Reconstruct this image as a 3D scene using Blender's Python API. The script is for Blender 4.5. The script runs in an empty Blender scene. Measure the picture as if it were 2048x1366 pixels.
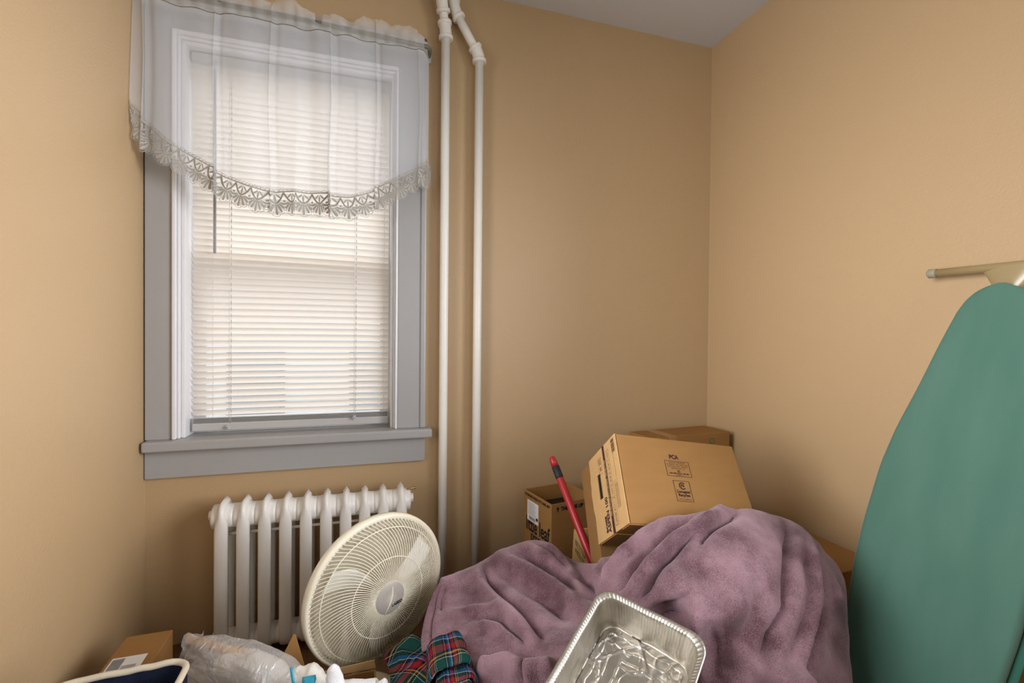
import bpy, bmesh, math, random
import numpy as np
from mathutils import Vector, Matrix, noise

# ------------------------------------------------------------------ camera, world, lights, exposure
SC = bpy.context.scene
COL = SC.collection
CAM_H = 1.2
yaw, pit, rol = math.radians(17.1913), math.radians(-.667), math.radians(.4968)
_F = Vector((math.sin(yaw)*math.cos(pit), math.cos(yaw)*math.cos(pit), math.sin(pit)))
_R = Vector((math.cos(yaw), -math.sin(yaw), 0)); _U = _R.cross(_F)
_R2 = _R*math.cos(rol) + _U*math.sin(rol); _U2 = -_R*math.sin(rol) + _U*math.cos(rol)
cam_data = bpy.data.cameras.new('camera'); cam = bpy.data.objects.new('camera', cam_data); COL.objects.link(cam)
cam.matrix_world = Matrix((( _R2.x,_U2.x,-_F.x,0),(_R2.y,_U2.y,-_F.y,0),(_R2.z,_U2.z,-_F.z,CAM_H),(0,0,0,1)))
cam_data.sensor_fit = 'HORIZONTAL'; cam_data.sensor_width = 36.0
cam_data.lens = 940.75/2048*36.0
cam_data.clip_start = .02; cam_data.clip_end = 200
SC.camera = cam
SC.view_settings.view_transform = 'Standard'; SC.view_settings.look = 'None'
SC.view_settings.exposure = 0.0; SC.view_settings.gamma = 1.0; SC.view_settings.use_curve_mapping = False
SC.cycles.use_denoising = True
SC.cycles.max_bounces = 10; SC.cycles.transparent_max_bounces = 24
SC.cycles.diffuse_bounces = 5; SC.cycles.sample_clamp_indirect = 6.0

world = bpy.data.worlds.new('overcast_sky'); SC.world = world; world.use_nodes = True
_wn = world.node_tree.nodes; _bg = _wn['Background']
_bg.inputs[0].default_value = (.93, .97, 1.0, 1); _bg.inputs[1].default_value = 1.5

def area_light(name, loc, aim, sx, sy, power, color, spread):
    l = bpy.data.lights.new(name, 'AREA'); l.shape = 'RECTANGLE'; l.size = sx; l.size_y = sy; l.energy = power; l.color = color; l.spread = math.radians(spread)
    o = bpy.data.objects.new(name, l); COL.objects.link(o); o.location = loc
    o.rotation_euler = (Vector(aim)-Vector(loc)).to_track_quat('-Z', 'Y').to_euler()
    return o
# fill lamps added in made-up side and rear openings, out of view
area_light('fill_lamp_right', (1.97, .0, 1.62), (-.8, 1.35, 1.3), 1.2, 1.4, 30.5, (.97, .98, 1.05), 84)
area_light('fill_lamp_left', (-1.02, .55, 1.55), (1.75, 1.2, 1.22), 1.1, 1.4, 21, (.98, .98, 1.03), 86)
area_light('fill_lamp_rear', (.95, -1.62, 1.6), (.4, 1.6, .6), 1.3, 1.3, 3.5, (1.0, .97, .94), 120)
# daylight falling on the window of the photograph from outside
area_light('daylight_outside', (-.3, 3.6, 2.6), (-.3, 2.2, 1.5), 2.4, 2.4, 30, (1.0, .98, .95), 180)

# ------------------------------------------------------------------ helpers
def V(*a): return Vector(a)
def link(o, parent=None):
    COL.objects.link(o)
    if parent is not None: o.parent = parent
    return o
def tag(o, label=None, cat=None, group=None, kind=None):
    if label: o['label'] = label
    if cat: o['category'] = cat
    if group: o['group'] = group
    if kind: o['kind'] = kind
    return o
def empty(name, loc, label=None, cat=None, group=None, kind=None):
    o = bpy.data.objects.new(name, None); o.location = loc; o.empty_display_size = .05
    COL.objects.link(o); return tag(o, label, cat, group, kind)

class MB:
    """collects shapes in one bmesh; build() links ONE mesh object"""
    def __init__(self): self.bm = bmesh.new()
    def faces(self, vs, fs, smooth=False):
        bv = [self.bm.verts.new(v) for v in vs]
        for f in fs:
            try:
                q = self.bm.faces.new([bv[i] for i in f]); q.smooth = smooth
            except ValueError: pass
        return bv
    def box(self, lo, hi, bevel=0, M=None, seg=2):
        b = bmesh.new(); bmesh.ops.create_cube(b, size=1)
        lo, hi = Vector(lo), Vector(hi); c = (lo+hi)/2; s = hi-lo
        for v in b.verts: v.co = Vector((v.co.x*s.x+c.x, v.co.y*s.y+c.y, v.co.z*s.z+c.z))
        if bevel: bmesh.ops.bevel(b, geom=b.edges[:], offset=min(bevel, min(s)*.45), segments=seg, affect='EDGES', profile=.6)
        self.merge(b, M)
    def merge(self, b, M=None):
        if M is not None: bmesh.ops.transform(b, matrix=M, verts=b.verts)
        me = bpy.data.meshes.new('t'); b.to_mesh(me); b.free(); self.bm.from_mesh(me); bpy.data.meshes.remove(me)
    def tube(self, pts, r, n=10, cap=True, smooth=True, flat=None):
        pts = [Vector(p) for p in pts]; m = len(pts)
        rs = list(r) if hasattr(r, '__len__') else [r]*m
        vs, fs = [], []; ref = None
        for i, p in enumerate(pts):
            t = (pts[min(i+1, m-1)]-pts[max(i-1, 0)]).normalized()
            if ref is None: ref = V(0,0,1) if abs(t.z) < .9 else V(1,0,0)
            a = (ref - t*ref.dot(t)).normalized(); b = t.cross(a); ref = a
            for k in range(n):
                w = 2*math.pi*k/n; vs.append(p + a*math.cos(w)*rs[i] + b*math.sin(w)*rs[i]*(flat or 1))
        for i in range(m-1):
            for k in range(n): fs.append((i*n+k, i*n+(k+1) % n, (i+1)*n+(k+1) % n, (i+1)*n+k))
        if cap: fs.append(tuple(range(n-1, -1, -1))); fs.append(tuple((m-1)*n+k for k in range(n)))
        self.faces(vs, fs, smooth)
    def lathe(self, prof, M, n=32, sx=1, sy=1, smooth=True):
        """prof: (radius, height) around local z"""
        vs, fs = [], []
        for r, h in prof:
            for k in range(n):
                w = 2*math.pi*k/n; vs.append(M @ V(math.cos(w)*r*sx, math.sin(w)*r*sy, h))
        for i in range(len(prof)-1):
            for k in range(n): fs.append((i*n+k, i*n+(k+1) % n, (i+1)*n+(k+1) % n, (i+1)*n+k))
        fs.append(tuple(range(n-1, -1, -1))); fs.append(tuple((len(prof)-1)*n+k for k in range(n)))
        self.faces(vs, fs, smooth)
    def grid(self, P, smooth=True, closed=False, uv=None):
        """P: array (a, b, 3)"""
        a, b = P.shape[:2]; bv = [self.bm.verts.new(P[i, j]) for i in range(a) for j in range(b)]
        lay = self.bm.loops.layers.uv.verify() if uv is not None else None
        for i in range(a-1 if not closed else a):
            for j in range(b-1):
                ids = [i*b+j, ((i+1) % a)*b+j, ((i+1) % a)*b+j+1, i*b+j+1]
                try: f = self.bm.faces.new([bv[k] for k in ids])
                except ValueError: continue
                f.smooth = smooth
                if lay is not None:
                    for l, (di, dj) in zip(f.loops, ((0,0),(1,0),(1,1),(0,1))):
                        l[lay].uv = uv(i+di, j+dj)
    def prism(self, poly, o, ex, ey, h):
        """flat outline in the plane o, ex, ey, raised by the vector h"""
        o, ex, ey, h = Vector(o), Vector(ex), Vector(ey), Vector(h); n = len(poly)
        vs = [o+ex*x+ey*y for x, y in poly] + [o+ex*x+ey*y+h for x, y in poly]
        fs = [tuple(range(n-1, -1, -1)), tuple(range(n, 2*n))] + [(i, (i+1) % n, n+(i+1) % n, n+i) for i in range(n)]
        self.faces(vs, fs)
    def build(self, name, mat, parent=None, solid=0, subsurf=0, recalc=True, off=-1):
        if recalc: bmesh.ops.recalc_face_normals(self.bm, faces=self.bm.faces[:])
        me = bpy.data.meshes.new(name); self.bm.to_mesh(me); self.bm.free()
        o = bpy.data.objects.new(name, me); link(o, parent)
        if mat: me.materials.append(mat)
        if solid:
            md = o.modifiers.new('thickness', 'SOLIDIFY'); md.thickness = solid; md.offset = off
        if subsurf:
            md = o.modifiers.new('smooth', 'SUBSURF'); md.levels = subsurf; md.render_levels = subsurf
        if parent is not None: o.matrix_parent_inverse = Matrix.Translation(parent_loc(parent)).inverted()
        return o
def parent_loc(o):
    return o.location if o.type == 'EMPTY' else Vector((0,0,0))

# ------------------------------------------------------------------ materials
def mat(name, color, rough=.5, spec=.5, metal=0.0, noise_scale=0, noise_amt=0, color2=None, bump=0, bump_scale=200, sheen=0,
        coords='Object', detail=4, coat=0, stretch=None):
    m = bpy.data.materials.new(name); m.use_nodes = True; nt = m.node_tree; N = nt.nodes; L = nt.links
    b = N['Principled BSDF']; b.inputs['Base Color'].default_value = (*color, 1); b.inputs['Roughness'].default_value = rough
    b.inputs['Metallic'].default_value = metal; b.inputs['Specular IOR Level'].default_value = spec
    if sheen:
        b.inputs['Sheen Weight'].default_value = sheen; b.inputs['Sheen Roughness'].default_value = .45
    if coat: b.inputs['Coat Weight'].default_value = coat; b.inputs['Coat Roughness'].default_value = .2
    tc = N.new('ShaderNodeTexCoord'); src = tc.outputs[coords]
    if stretch:
        mp = N.new('ShaderNodeMapping'); mp.inputs['Scale'].default_value = stretch; L.new(src, mp.inputs[0]); src = mp.outputs[0]
    if noise_amt:
        n = N.new('ShaderNodeTexNoise'); n.inputs['Scale'].default_value = noise_scale; n.inputs['Detail'].default_value = detail
        L.new(src, n.inputs['Vector'])
        r = N.new('ShaderNodeMapRange'); r.inputs[1].default_value = .3; r.inputs[2].default_value = .7
        r.inputs[3].default_value = 0; r.inputs[4].default_value = noise_amt; L.new(n.outputs[0], r.inputs[0])
        x = N.new('ShaderNodeMix'); x.data_type = 'RGBA'; x.inputs[6].default_value = (*color, 1); x.inputs[7].default_value = (*(color2 or color), 1)
        L.new(r.outputs[0], x.inputs[0]); L.new(x.outputs[2], b.inputs['Base Color'])
    if bump:
        n2 = N.new('ShaderNodeTexNoise'); n2.inputs['Scale'].default_value = bump_scale; n2.inputs['Detail'].default_value = 3
        L.new(src, n2.inputs['Vector'])
        bp = N.new('ShaderNodeBump'); bp.inputs['Strength'].default_value = bump; bp.inputs['Distance'].default_value = .004
        L.new(n2.outputs[0], bp.inputs['Height']); L.new(bp.outputs[0], b.inputs['Normal'])
    return m
def thin(name, color, transp, transl=.5, rough=.5, gloss=0, crinkle=0):
    """thin cloth or film: see-through share + diffuse share + light passed through"""
    m = bpy.data.materials.new(name); m.use_nodes = True; nt = m.node_tree; N = nt.nodes; L = nt.links
    for n in list(N):
        if n.type != 'OUTPUT_MATERIAL': N.remove(n)
    out = [n for n in N if n.type == 'OUTPUT_MATERIAL'][0]
    d = N.new('ShaderNodeBsdfDiffuse'); d.inputs[0].default_value = (*color, 1)
    t = N.new('ShaderNodeBsdfTranslucent'); t.inputs[0].default_value = (*color, 1)
    mx = N.new('ShaderNodeMixShader'); mx.inputs[0].default_value = transl; L.new(d.outputs[0], mx.inputs[1]); L.new(t.outputs[0], mx.inputs[2])
    last = mx
    if gloss:
        g = N.new('ShaderNodeBsdfGlossy'); g.inputs['Roughness'].default_value = rough
        m2 = N.new('ShaderNodeMixShader'); m2.inputs[0].default_value = gloss; L.new(last.outputs[0], m2.inputs[1]); L.new(g.outputs[0], m2.inputs[2]); last = m2
    if transp:
        tr = N.new('ShaderNodeBsdfTransparent'); m3 = N.new('ShaderNodeMixShader'); m3.inputs[0].default_value = transp
        L.new(last.outputs[0], m3.inputs[1]); L.new(tr.outputs[0], m3.inputs[2]); last = m3
    if crinkle:                                             # creased film: sharp folds catch the light
        tc = N.new('ShaderNodeTexCoord'); nz = N.new('ShaderNodeTexNoise'); nz.inputs['Scale'].default_value = crinkle; nz.inputs['Detail'].default_value = 5; nz.inputs['Distortion'].default_value = 1.2
        L.new(tc.outputs['Object'], nz.inputs['Vector'])
        ab = N.new('ShaderNodeMath'); ab.operation = 'SUBTRACT'; ab.inputs[1].default_value = .5; L.new(nz.outputs[0], ab.inputs[0])
        a2 = N.new('ShaderNodeMath'); a2.operation = 'ABSOLUTE'; L.new(ab.outputs[0], a2.inputs[0])
        bp = N.new('ShaderNodeBump'); bp.inputs['Strength'].default_value = .9; bp.inputs['Distance'].default_value = .02; L.new(a2.outputs[0], bp.inputs['Height'])
        for q in N:
            if q.type.startswith('BSDF') and 'Normal' in q.inputs: L.new(bp.outputs[0], q.inputs['Normal'])
    L.new(last.outputs[0], out.inputs['Surface'])
    return m

M = {}
WALL = (.50, .348, .188)
M['wall'] = mat('tan_wall_paint', WALL, .42, .45, noise_scale=2.2, noise_amt=.35, color2=(.47, .324, .170), bump=.22, bump_scale=150)
M['ceiling'] = mat('ceiling_paint', (.63, .65, .67), .7, .2, bump=.08, bump_scale=120)
M['trim'] = mat('shaded_trim_paint', (.378, .374, .366), .36, .5, noise_scale=9, noise_amt=.5, color2=(.365, .355, .34), bump=.10, bump_scale=45)  # the shade on the white casing boards is put into this grey
M['lit_trim'] = mat('lit_trim_paint', (.78, .78, .79), .3, .5, noise_scale=9, noise_amt=.4, color2=(.72, .72, .73), bump=.10, bump_scale=45)  # window light on stops and sashes is put into this whiter colour
M['floor'] = mat('dark_oak_floor', (.16, .085, .04), .4, .5, noise_scale=6, noise_amt=.7, color2=(.10, .05, .025), stretch=(12, 1, 1))
M['pipe'] = mat('cream_pipe_paint', (.84, .82, .75), .33, .5, noise_scale=12, noise_amt=.4, color2=(.79, .76, .69), bump=.22, bump_scale=60)
M['radiator'] = mat('cream_radiator_enamel', (.84, .82, .77), .34, .5, noise_scale=16, noise_amt=.55, color2=(.70, .66, .59), bump=.2, bump_scale=40, stretch=(1, 1, .3))
M['brass'] = mat('aged_brass', (.45, .33, .14), .35, .5, metal=1)
M['slat'] = thin('cream_blind_slat', (.86, .80, .73), 0, .62, gloss=.05, rough=.35)
M['rail'] = mat('blind_rail', (.50, .49, .47), .4, .4)
M['cord'] = thin('white_cord', (.9, .9, .88), 0, .3)
M['wand'] = mat('clear_grey_wand', (.30, .30, .33), .2, .6)
M['clear'] = thin('clear_plastic', (.9, .9, .9), .6, .3, gloss=.3, rough=.1)
M['sheer'] = thin('white_sheer_voile', (.86, .885, .92), .55, .36)
M['sheer2'] = thin('white_sheer_pocket', (.90, .90, .87), .66, .36)
M['lace'] = thin('shaded_lace_thread', (.46, .44, .39), 0, .10)  # white thread, coloured darker to look backlit
M['net'] = thin('white_lace_net', (.82, .82, .80), .72, .35)
M['rod'] = mat('taupe_curtain_rod', (.15, .135, .10), .4, .5)
M['glass'] = bpy.data.materials.new('window_glass'); M['glass'].use_nodes = True
_n = M['glass'].node_tree.nodes; _l = M['glass'].node_tree.links
for q in list(_n):
    if q.type != 'OUTPUT_MATERIAL': _n.remove(q)
_tr = _n.new('ShaderNodeBsdfTransparent'); _gl = _n.new('ShaderNodeBsdfGlossy'); _gl.inputs['Roughness'].default_value = .02
_mx = _n.new('ShaderNodeMixShader'); _mx.inputs[0].default_value = .06
_l.new(_tr.outputs[0], _mx.inputs[1]); _l.new(_gl.outputs[0], _mx.inputs[2]); _l.new(_mx.outputs[0], [q for q in _n if q.type == 'OUTPUT_MATERIAL'][0].inputs[0])
def cardboard(name, c, c2):
    return mat(name, c, .75, .25, noise_scale=7, noise_amt=.6, color2=c2, bump=.06, bump_scale=140, stretch=(1, 1, 5))
M['card'] = cardboard('kraft_cardboard', (.315, .162, .050), (.275, .138, .041))
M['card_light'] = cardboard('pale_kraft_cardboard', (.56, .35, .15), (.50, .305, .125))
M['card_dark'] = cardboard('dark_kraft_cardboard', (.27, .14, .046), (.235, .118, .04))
M['ink'] = mat('dark_brown_ink', (.055, .022, .022), .7, .2)
M['ink_black'] = mat('black_ink', (.010, .010, .016), .7, .2)
M['ink_green'] = mat('green_ink', (.05, .16, .06), .7, .2)
M['paper'] = mat('white_paper_label', (.74, .73, .70), .6, .3)
M['tape'] = mat('brown_packing_tape', (.36, .20, .08), .25, .5)
M['black'] = mat('inside_black', (.012, .012, .014), .4, .4)  # near-black for the insides of boxes and the hand slot
M['fan'] = mat('ivory_fan_plastic', (.80, .74, .58), .36, .5, noise_scale=5, noise_amt=.3, color2=(.72, .65, .49))
M['fan_white'] = mat('white_fan_blade', (.82, .80, .72), .4, .4)
M['hub'] = mat('greige_fan_badge', (.40, .365, .32), .45, .4)
M['red'] = mat('red_handle_plastic', (.38, .016, .022), .38, .5)
M['rubber'] = mat('black_rubber_grip', (.02, .021, .022), .55, .3)
M['tan_metal'] = mat('tan_enamelled_tube', (.34, .255, .122), .3, .5, coat=.3)
M['grey_cap'] = mat('grey_rubber_cap', (.32, .30, .22), .55, .3)
M['teal'] = mat('teal_cotton_cover', (.075, .178, .132), .8, .2, noise_scale=5, noise_amt=.8, color2=(.098, .205, .155), bump=.12, bump_scale=700, sheen=.25, stretch=(1, 3, .8))
M['teal_dark'] = mat('teal_cover_hem', (.05, .17, .12), .85, .2, bump=.2, bump_scale=60)
M['foil'] = mat('aluminium_foil', (.60, .57, .51), .43, .5, metal=1, noise_scale=14, noise_amt=.7, color2=(.36, .32, .25), bump=.2, bump_scale=35)
M['navy'] = mat('navy_canvas', (.005, .008, .024), .85, .2, noise_scale=60, noise_amt=.6, color2=(.009, .014, .034), bump=.2, bump_scale=500)
M['piping'] = mat('cream_cotton_binding', (.62, .53, .40), .8, .2, bump=.25, bump_scale=260)
M['bag'] = thin('frosted_plastic_film', (.86, .85, .84), .50, .4, gloss=.24, rough=.22, crinkle=26)
M['bag_clear'] = thin('clear_crinkled_film', (.75, .73, .70), .58, .4, gloss=.28, rough=.15, crinkle=34)
M['bundle'] = mat('white_foam', (.80, .77, .70), .8, .2, bump=.2, bump_scale=60, noise_scale=12, noise_amt=.5, color2=(.72, .66, .54))
M['stick'] = mat('tan_cardboard_tube', (.62, .36, .12), .6, .3)
M['blue'] = mat('teal_printed_film', (.03, .33, .45), .4, .4)
M['fleece_white'] = mat('white_fleece', (.80, .79, .78), .9, .1, bump=.5, bump_scale=220, sheen=.4)
M['tissue'] = mat('white_tissue_paper', (.82, .82, .82), .85, .1)
M['siding'] = mat('pale_siding', (.80, .81, .83), .7, .2)
M['roofing'] = mat('grey_roofing', (.40, .41, .44), .8, .2)
M['ground'] = mat('grey_street_ground', (.62, .63, .64), .9, .1, noise_scale=1.5, noise_amt=.5, color2=(.5, .52, .5))
M['dark_pane'] = mat('dark_house_window', (.34, .38, .44), .15, .6)

def text_on(body, o, ex, ey, size, mat_, parent, name='print', lift=.0009, align='CENTER', width=None, bold=0):
    """printed lettering lying on a face: o = anchor, ex = reading direction, ey = up of the letters"""
    ex, ey = Vector(ex).normalized(), Vector(ey).normalized(); n = ex.cross(ey)
    cu = bpy.data.curves.new(name, 'FONT'); cu.body = body; cu.size = size; cu.align_x = align; cu.align_y = 'CENTER'; cu.offset = bold
    cu.resolution_u = 3
    to = bpy.data.objects.new('t', cu); COL.objects.link(to)
    dg = bpy.context.evaluated_depsgraph_get(); dg.update()
    me = bpy.data.meshes.new_from_object(to.evaluated_get(dg)); bpy.data.objects.remove(to); bpy.data.curves.remove(cu)
    xs = [v.co.x for v in me.vertices]; k = 1
    if width and xs: k = width/(max(xs)-min(xs))
    o = Vector(o)+n*lift
    for v in me.vertices: v.co = o + ex*v.co.x*k + ey*v.co.y
    return me
class Print:
    """all ink of one colour on one face, kept as ONE mesh"""
    def __init__(self, o, ex, ey, lift=.0008):
        self.o, self.ex, self.ey = Vector(o), Vector(ex).normalized(), Vector(ey).normalized()
        self.n = self.ex.cross(self.ey); self.mb = MB(); self.lift = lift; self.sy = 1
    def p(self, x, y): return self.o+self.ex*x+self.ey*y*self.sy
    def text(self, s, x, y, size, width=None, turn=0, align='CENTER', bold=0):
        ex, ey = self.ex, self.ey
        if turn == 90: ex, ey = self.ey, -self.ex
        if turn == -90: ex, ey = -self.ey, self.ex
        me = text_on(s, self.p(x, y), ex, ey, size, None, None, lift=self.lift, width=width, align=align, bold=bold)
        self.mb.bm.from_mesh(me); bpy.data.meshes.remove(me)
    def rect(self, x0, y0, x1, y1):
        k = self.n*self.lift
        self.mb.faces([self.p(x0,y0)+k, self.p(x1,y0)+k, self.p(x1,y1)+k, self.p(x0,y1)+k], [(0,1,2,3)])
    def poly(self, pts):
        k = self.n*self.lift
        self.mb.faces([self.p(x,y)+k for x, y in pts], [tuple(range(len(pts)))])
    def frame(self, x0, y0, x1, y1, w):
        self.rect(x0,y0,x1,y0+w); self.rect(x0,y1-w,x1,y1); self.rect(x0,y0+w,x0+w,y1-w); self.rect(x1-w,y0+w,x1,y1-w)
    def ring(self, x, y, r0, r1, a0=0, a1=360, n=28):
        for i in range(n):
            p, q = [math.radians(a0+(a1-a0)*(i+d)/n) for d in (0, 1)]
            self.poly([(x+r0*math.cos(p), y+r0*math.sin(p)), (x+r1*math.cos(p), y+r1*math.sin(p)), (x+r1*math.cos(q), y+r1*math.sin(q)), (x+r0*math.cos(q), y+r0*math.sin(q))])
    def build(self, name, m, parent): return self.mb.build(name, m, parent, recalc=False)
# ------------------------------------------------------------------ room shell
XL, XR, YB, YF, ZC = -.795, 1.75, 2.1, -1.6, 2.743
WX0, WX1, WZ0, WZ1 = -.664, .100, .79, 2.30          # clear opening of the window
def struct(name, mb, m): return tag(mb.build(name, m), kind='structure')
b = MB()
for lo, hi in (((XL-.2, YB, 0), (WX0-.012, YB+.2, ZC)), ((WX1+.012, YB, 0), (XR+.2, YB+.2, ZC)), ((WX0-.012, YB, 0), (WX1+.012, YB+.2, WZ0-.03)), ((WX0-.012, YB, WZ1+.015), (WX1+.012, YB+.2, ZC))): b.box(lo, hi)
struct('wall_back', b, M['wall'])
b = MB()                                              # openings added for the side fill lamps, outside the picture
for lo, hi in (((XL-.15, YF, 0), (XL, .0, ZC)), ((XL-.15, 1.1, 0), (XL, YB, ZC)), ((XL-.15, .0, 0), (XL, 1.1, .85)), ((XL-.15, .0, 2.25), (XL, 1.1, ZC))): b.box(lo, hi)
struct('wall_left', b, M['wall'])
b = MB()
for lo, hi in (((XR, YF, 0), (XR+.15, -.6, ZC)), ((XR, .6, 0), (XR+.15, YB, ZC)), ((XR, -.6, 0), (XR+.15, .6, .9)), ((XR, -.6, 2.3), (XR+.15, .6, ZC))): b.box(lo, hi)
struct('wall_right', b, M['wall'])
b = MB()
for lo, hi in (((XL-.15, YF-.15, 0), (.2, YF, ZC)), ((1.7, YF-.15, 0), (XR+.15, YF, ZC)), ((.2, YF-.15, 0), (1.7, YF, .8)), ((.2, YF-.15, 2.3), (1.7, YF, ZC))): b.box(lo, hi)  # rear opening added for its fill lamp
struct('wall_front', b, M['wall'])
b = MB(); b.box((XL-.15, YF-.15, -.1), (XR+.15, YB+.2, 0)); struct('floor', b, M['floor'])
b = MB(); b.box((XL-.15, YF-.15, ZC), (XR+.15, YB+.2, ZC+.1)); struct('ceiling', b, M['ceiling'])

# ------------------------------------------------------------------ window_1
win = empty('window_1', (-.28, 2.1, .8), kind='structure')
b = MB()                                              # flat casing boards with an outer bead and a stepped inner stop
b.box((-.790, 2.078, WZ0+.007), (-.701, 2.1, 2.46), .003); b.box((.127, 2.078, WZ0+.007), (.226, 2.1, 2.46), .003)
b.box((-.701, 2.078, 2.34), (.127, 2.1, 2.46), .003)
b.box((.224, 2.070, WZ0+.007), (.247, 2.1, 2.485), .006); b.box((-.792, 2.070, 2.46), (.247, 2.1, 2.485), .006)
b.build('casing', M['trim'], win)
b = MB()
for x0, x1, s in ((-.701, -.664, 1), (.100, .127, -1)):
    w = abs(x1-x0)
    for k, (y0, f0, f1) in enumerate(((2.068, 0, .36), (2.082, .36, .62), (2.094, .62, 1.0))):
        a, c = (x0+w*f0, x0+w*f1) if s > 0 else (x1-w*f1, x1-w*f0)
        b.box((a, y0, WZ0+.007), (c, 2.3, 2.34-.03*f1), .004)
for k, (y0, f0, f1) in enumerate(((2.068, 0, .36), (2.082, .36, .62), (2.094, .62, 1.0))):
    b.box((-.701+.037*f0, y0, 2.34-.04*f1), (.127-.027*f0, 2.3, 2.34-.04*f0), .004)
b.build('inner_stop', M['lit_trim'], win)
b = MB(); b.box((-.787, 2.035, .758), (.273, 2.1, .797), .009, seg=3); b.box((WX0-.03, 2.09, .765), (WX1+.02, 2.32, .797), .004)
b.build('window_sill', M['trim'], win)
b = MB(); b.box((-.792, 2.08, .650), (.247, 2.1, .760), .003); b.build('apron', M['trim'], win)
def sash(name, y, z0, z1, bot, top):
    b = MB(); st = .042
    b.box((WX0, y, z0), (WX0+st, y+.034, z1), .003); b.box((WX1-st, y, z0), (WX1, y+.034, z1), .003)
    b.box((WX0+st, y, z0), (WX1-st, y+.034, z0+bot), .003); b.box((WX0+st, y, z1-top), (WX1-st, y+.034, z1), .003)
    s = b.build(name, M['lit_trim'], win)
    b = MB(); b.box((WX0+st-.005, y+.015, z0+bot-.005), (WX1-st+.005, y+.019, z1-top+.005)); b.build('glass_pane', M['glass'], s)
sash('lower_sash', 2.195, .797, 1.535, .06, .05); sash('upper_sash', 2.235, 1.485, 2.295, .05, .05)

# two side windows added around the fill lamps: casing, sash and pane
for nm, xf, xo, y0, y1, z0, z1 in (('added_window_left', XL, -1, .0, 1.1, .85, 2.25), ('added_window_right', XR, 1, -.6, .6, .9, 2.3)):
    w2 = empty(nm, (xf, (y0+y1)/2, z0), kind='structure')
    def bxx(b, d0, d1, ya, yb, za, zb): b.box((min(xf+xo*d0, xf+xo*d1), ya, za), (max(xf+xo*d0, xf+xo*d1), yb, zb), .003)
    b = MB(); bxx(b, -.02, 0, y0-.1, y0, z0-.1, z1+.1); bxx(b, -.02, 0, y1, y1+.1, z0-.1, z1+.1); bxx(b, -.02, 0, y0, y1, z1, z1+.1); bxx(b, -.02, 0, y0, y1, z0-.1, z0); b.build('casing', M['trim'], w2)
    b = MB()
    for a in (y0, y1-.045): bxx(b, .08, .115, a, a+.045, z0, z1)
    for a in (z0, (z0+z1)/2-.02, z1-.045): bxx(b, .08, .115, y0+.045, y1-.045, a, a+.045)
    sh_ = b.build('sash', M['lit_trim'], w2)
    b = MB(); bxx(b, .096, .100, y0+.04, y1-.04, z0+.04, z1-.04); b.build('glass_pane', M['glass'], sh_)

# ------------------------------------------------------------------ what the slats let through: street and the house across
b = MB(); b.box((-60, 2.6, -3.2), (60, 80, -3.0)); tag(b.build('exterior_ground', M['ground']), kind='structure')
hs = empty('house', (-2.5, 15, -3), 'pale sided house across the street, glimpsed through the gaps of the blind', 'house')
b = MB(); b.box((-6.5, 12, -3), (2.0, 20, 2.2))
for k in range(26): b.box((-6.52, 11.97, -2.8+k*.19), (2.02, 12, -2.79+k*.19))
b.build('wall', M['siding'], hs)
b = MB(); b.prism([(-7.1, 2.2), (2.6, 2.2), (-2.25, 5.2)], (0, 11.6, 0), (1,0,0), (0,0,1), (0, 8.8, 0)); b.build('roof', M['roofing'], hs)
for x0, z0 in ((-5.4, -.6), (-2.9, -.6), (-.3, -.6), (-5.4, -2.4), (-.3, -2.4)):
    b = MB(); b.box((x0-.09, 11.93, z0-.09), (x0+1.09, 12.0, z0+1.49)); b.box((x0-.2, 11.9, z0-.16), (x0+1.2, 12, z0-.09)); f = b.build('window', M['trim'], hs)
    b = MB(); b.box((x0, 11.91, z0), (x0+1, 11.95, z0+.67)); b.box((x0, 11.91, z0+.73), (x0+1, 11.95, z0+1.4)); b.build('pane', M['dark_pane'], f)
b = MB(); b.box((-2.95, 11.94, -3), (-2.0, 12, -.95), .01); b.build('door', M['roofing'], hs)

# ------------------------------------------------------------------ venetian blind
bl = empty('window_blind', (-.28, 2.15, 2.29), 'cream venetian blind with its slats half tilted, hanging inside the window frame', 'blind')
BX0, BX1 = -.655, .092
b = MB(); b.box((BX0, 2.128, 2.262), (BX1, 2.170, 2.296), .003); b.build('headrail', M['rail'], bl)
b = MB(); z = 2.244; pitch = .0252; k = 0; sh = random.Random(4); lastz = z
while z > .872:
    sag = .006*math.exp(-((z-1.52)/.10)**2)            # the bent rows near the meeting rail hang low on the right
    vs, fs = [], []; n = 7; a = math.radians(53)+sh.uniform(-.03, .03); dz = sh.uniform(-.0008, .0008)
    xs = [BX0+(BX1-BX0)*i/10 for i in range(11)]
    for x in xs:
        t = (x-BX0)/(BX1-BX0)
        for j in range(n):
            q = (j/(n-1)-.5)*.0285; cv = -.0022*(1-(2*j/(n-1)-1)**2)
            y = 2.149 - (-q)*math.cos(a)*-1 + cv*math.sin(a)*.9
            vs.append(V(x, 2.149+q*math.cos(a)+cv*math.sin(a), z+dz-q*math.sin(a)+cv*math.cos(a)-sag*t*2+.0015*math.sin(3.1*t)))
    for i in range(10):
        for j in range(n-1): fs.append((i*n+j, (i+1)*n+j, (i+1)*n+j+1, i*n+j+1))
    b.faces(vs, fs, True); lastz = z; z -= pitch; k += 1
b.build('slats', M['slat'], bl, recalc=False)
b = MB()
for i in range(6): b.box((BX0+.002*sh.random(), 2.135, .8455+i*.0034), (BX1-.002*sh.random(), 2.163, .8467+i*.0034))
b.build('stacked_slats', M['rail'], bl)
b = MB(); b.box((BX0, 2.134, .812), (BX1, 2.164, .844), .005); b.build('bottom_rail', M['rail'], bl)
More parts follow.
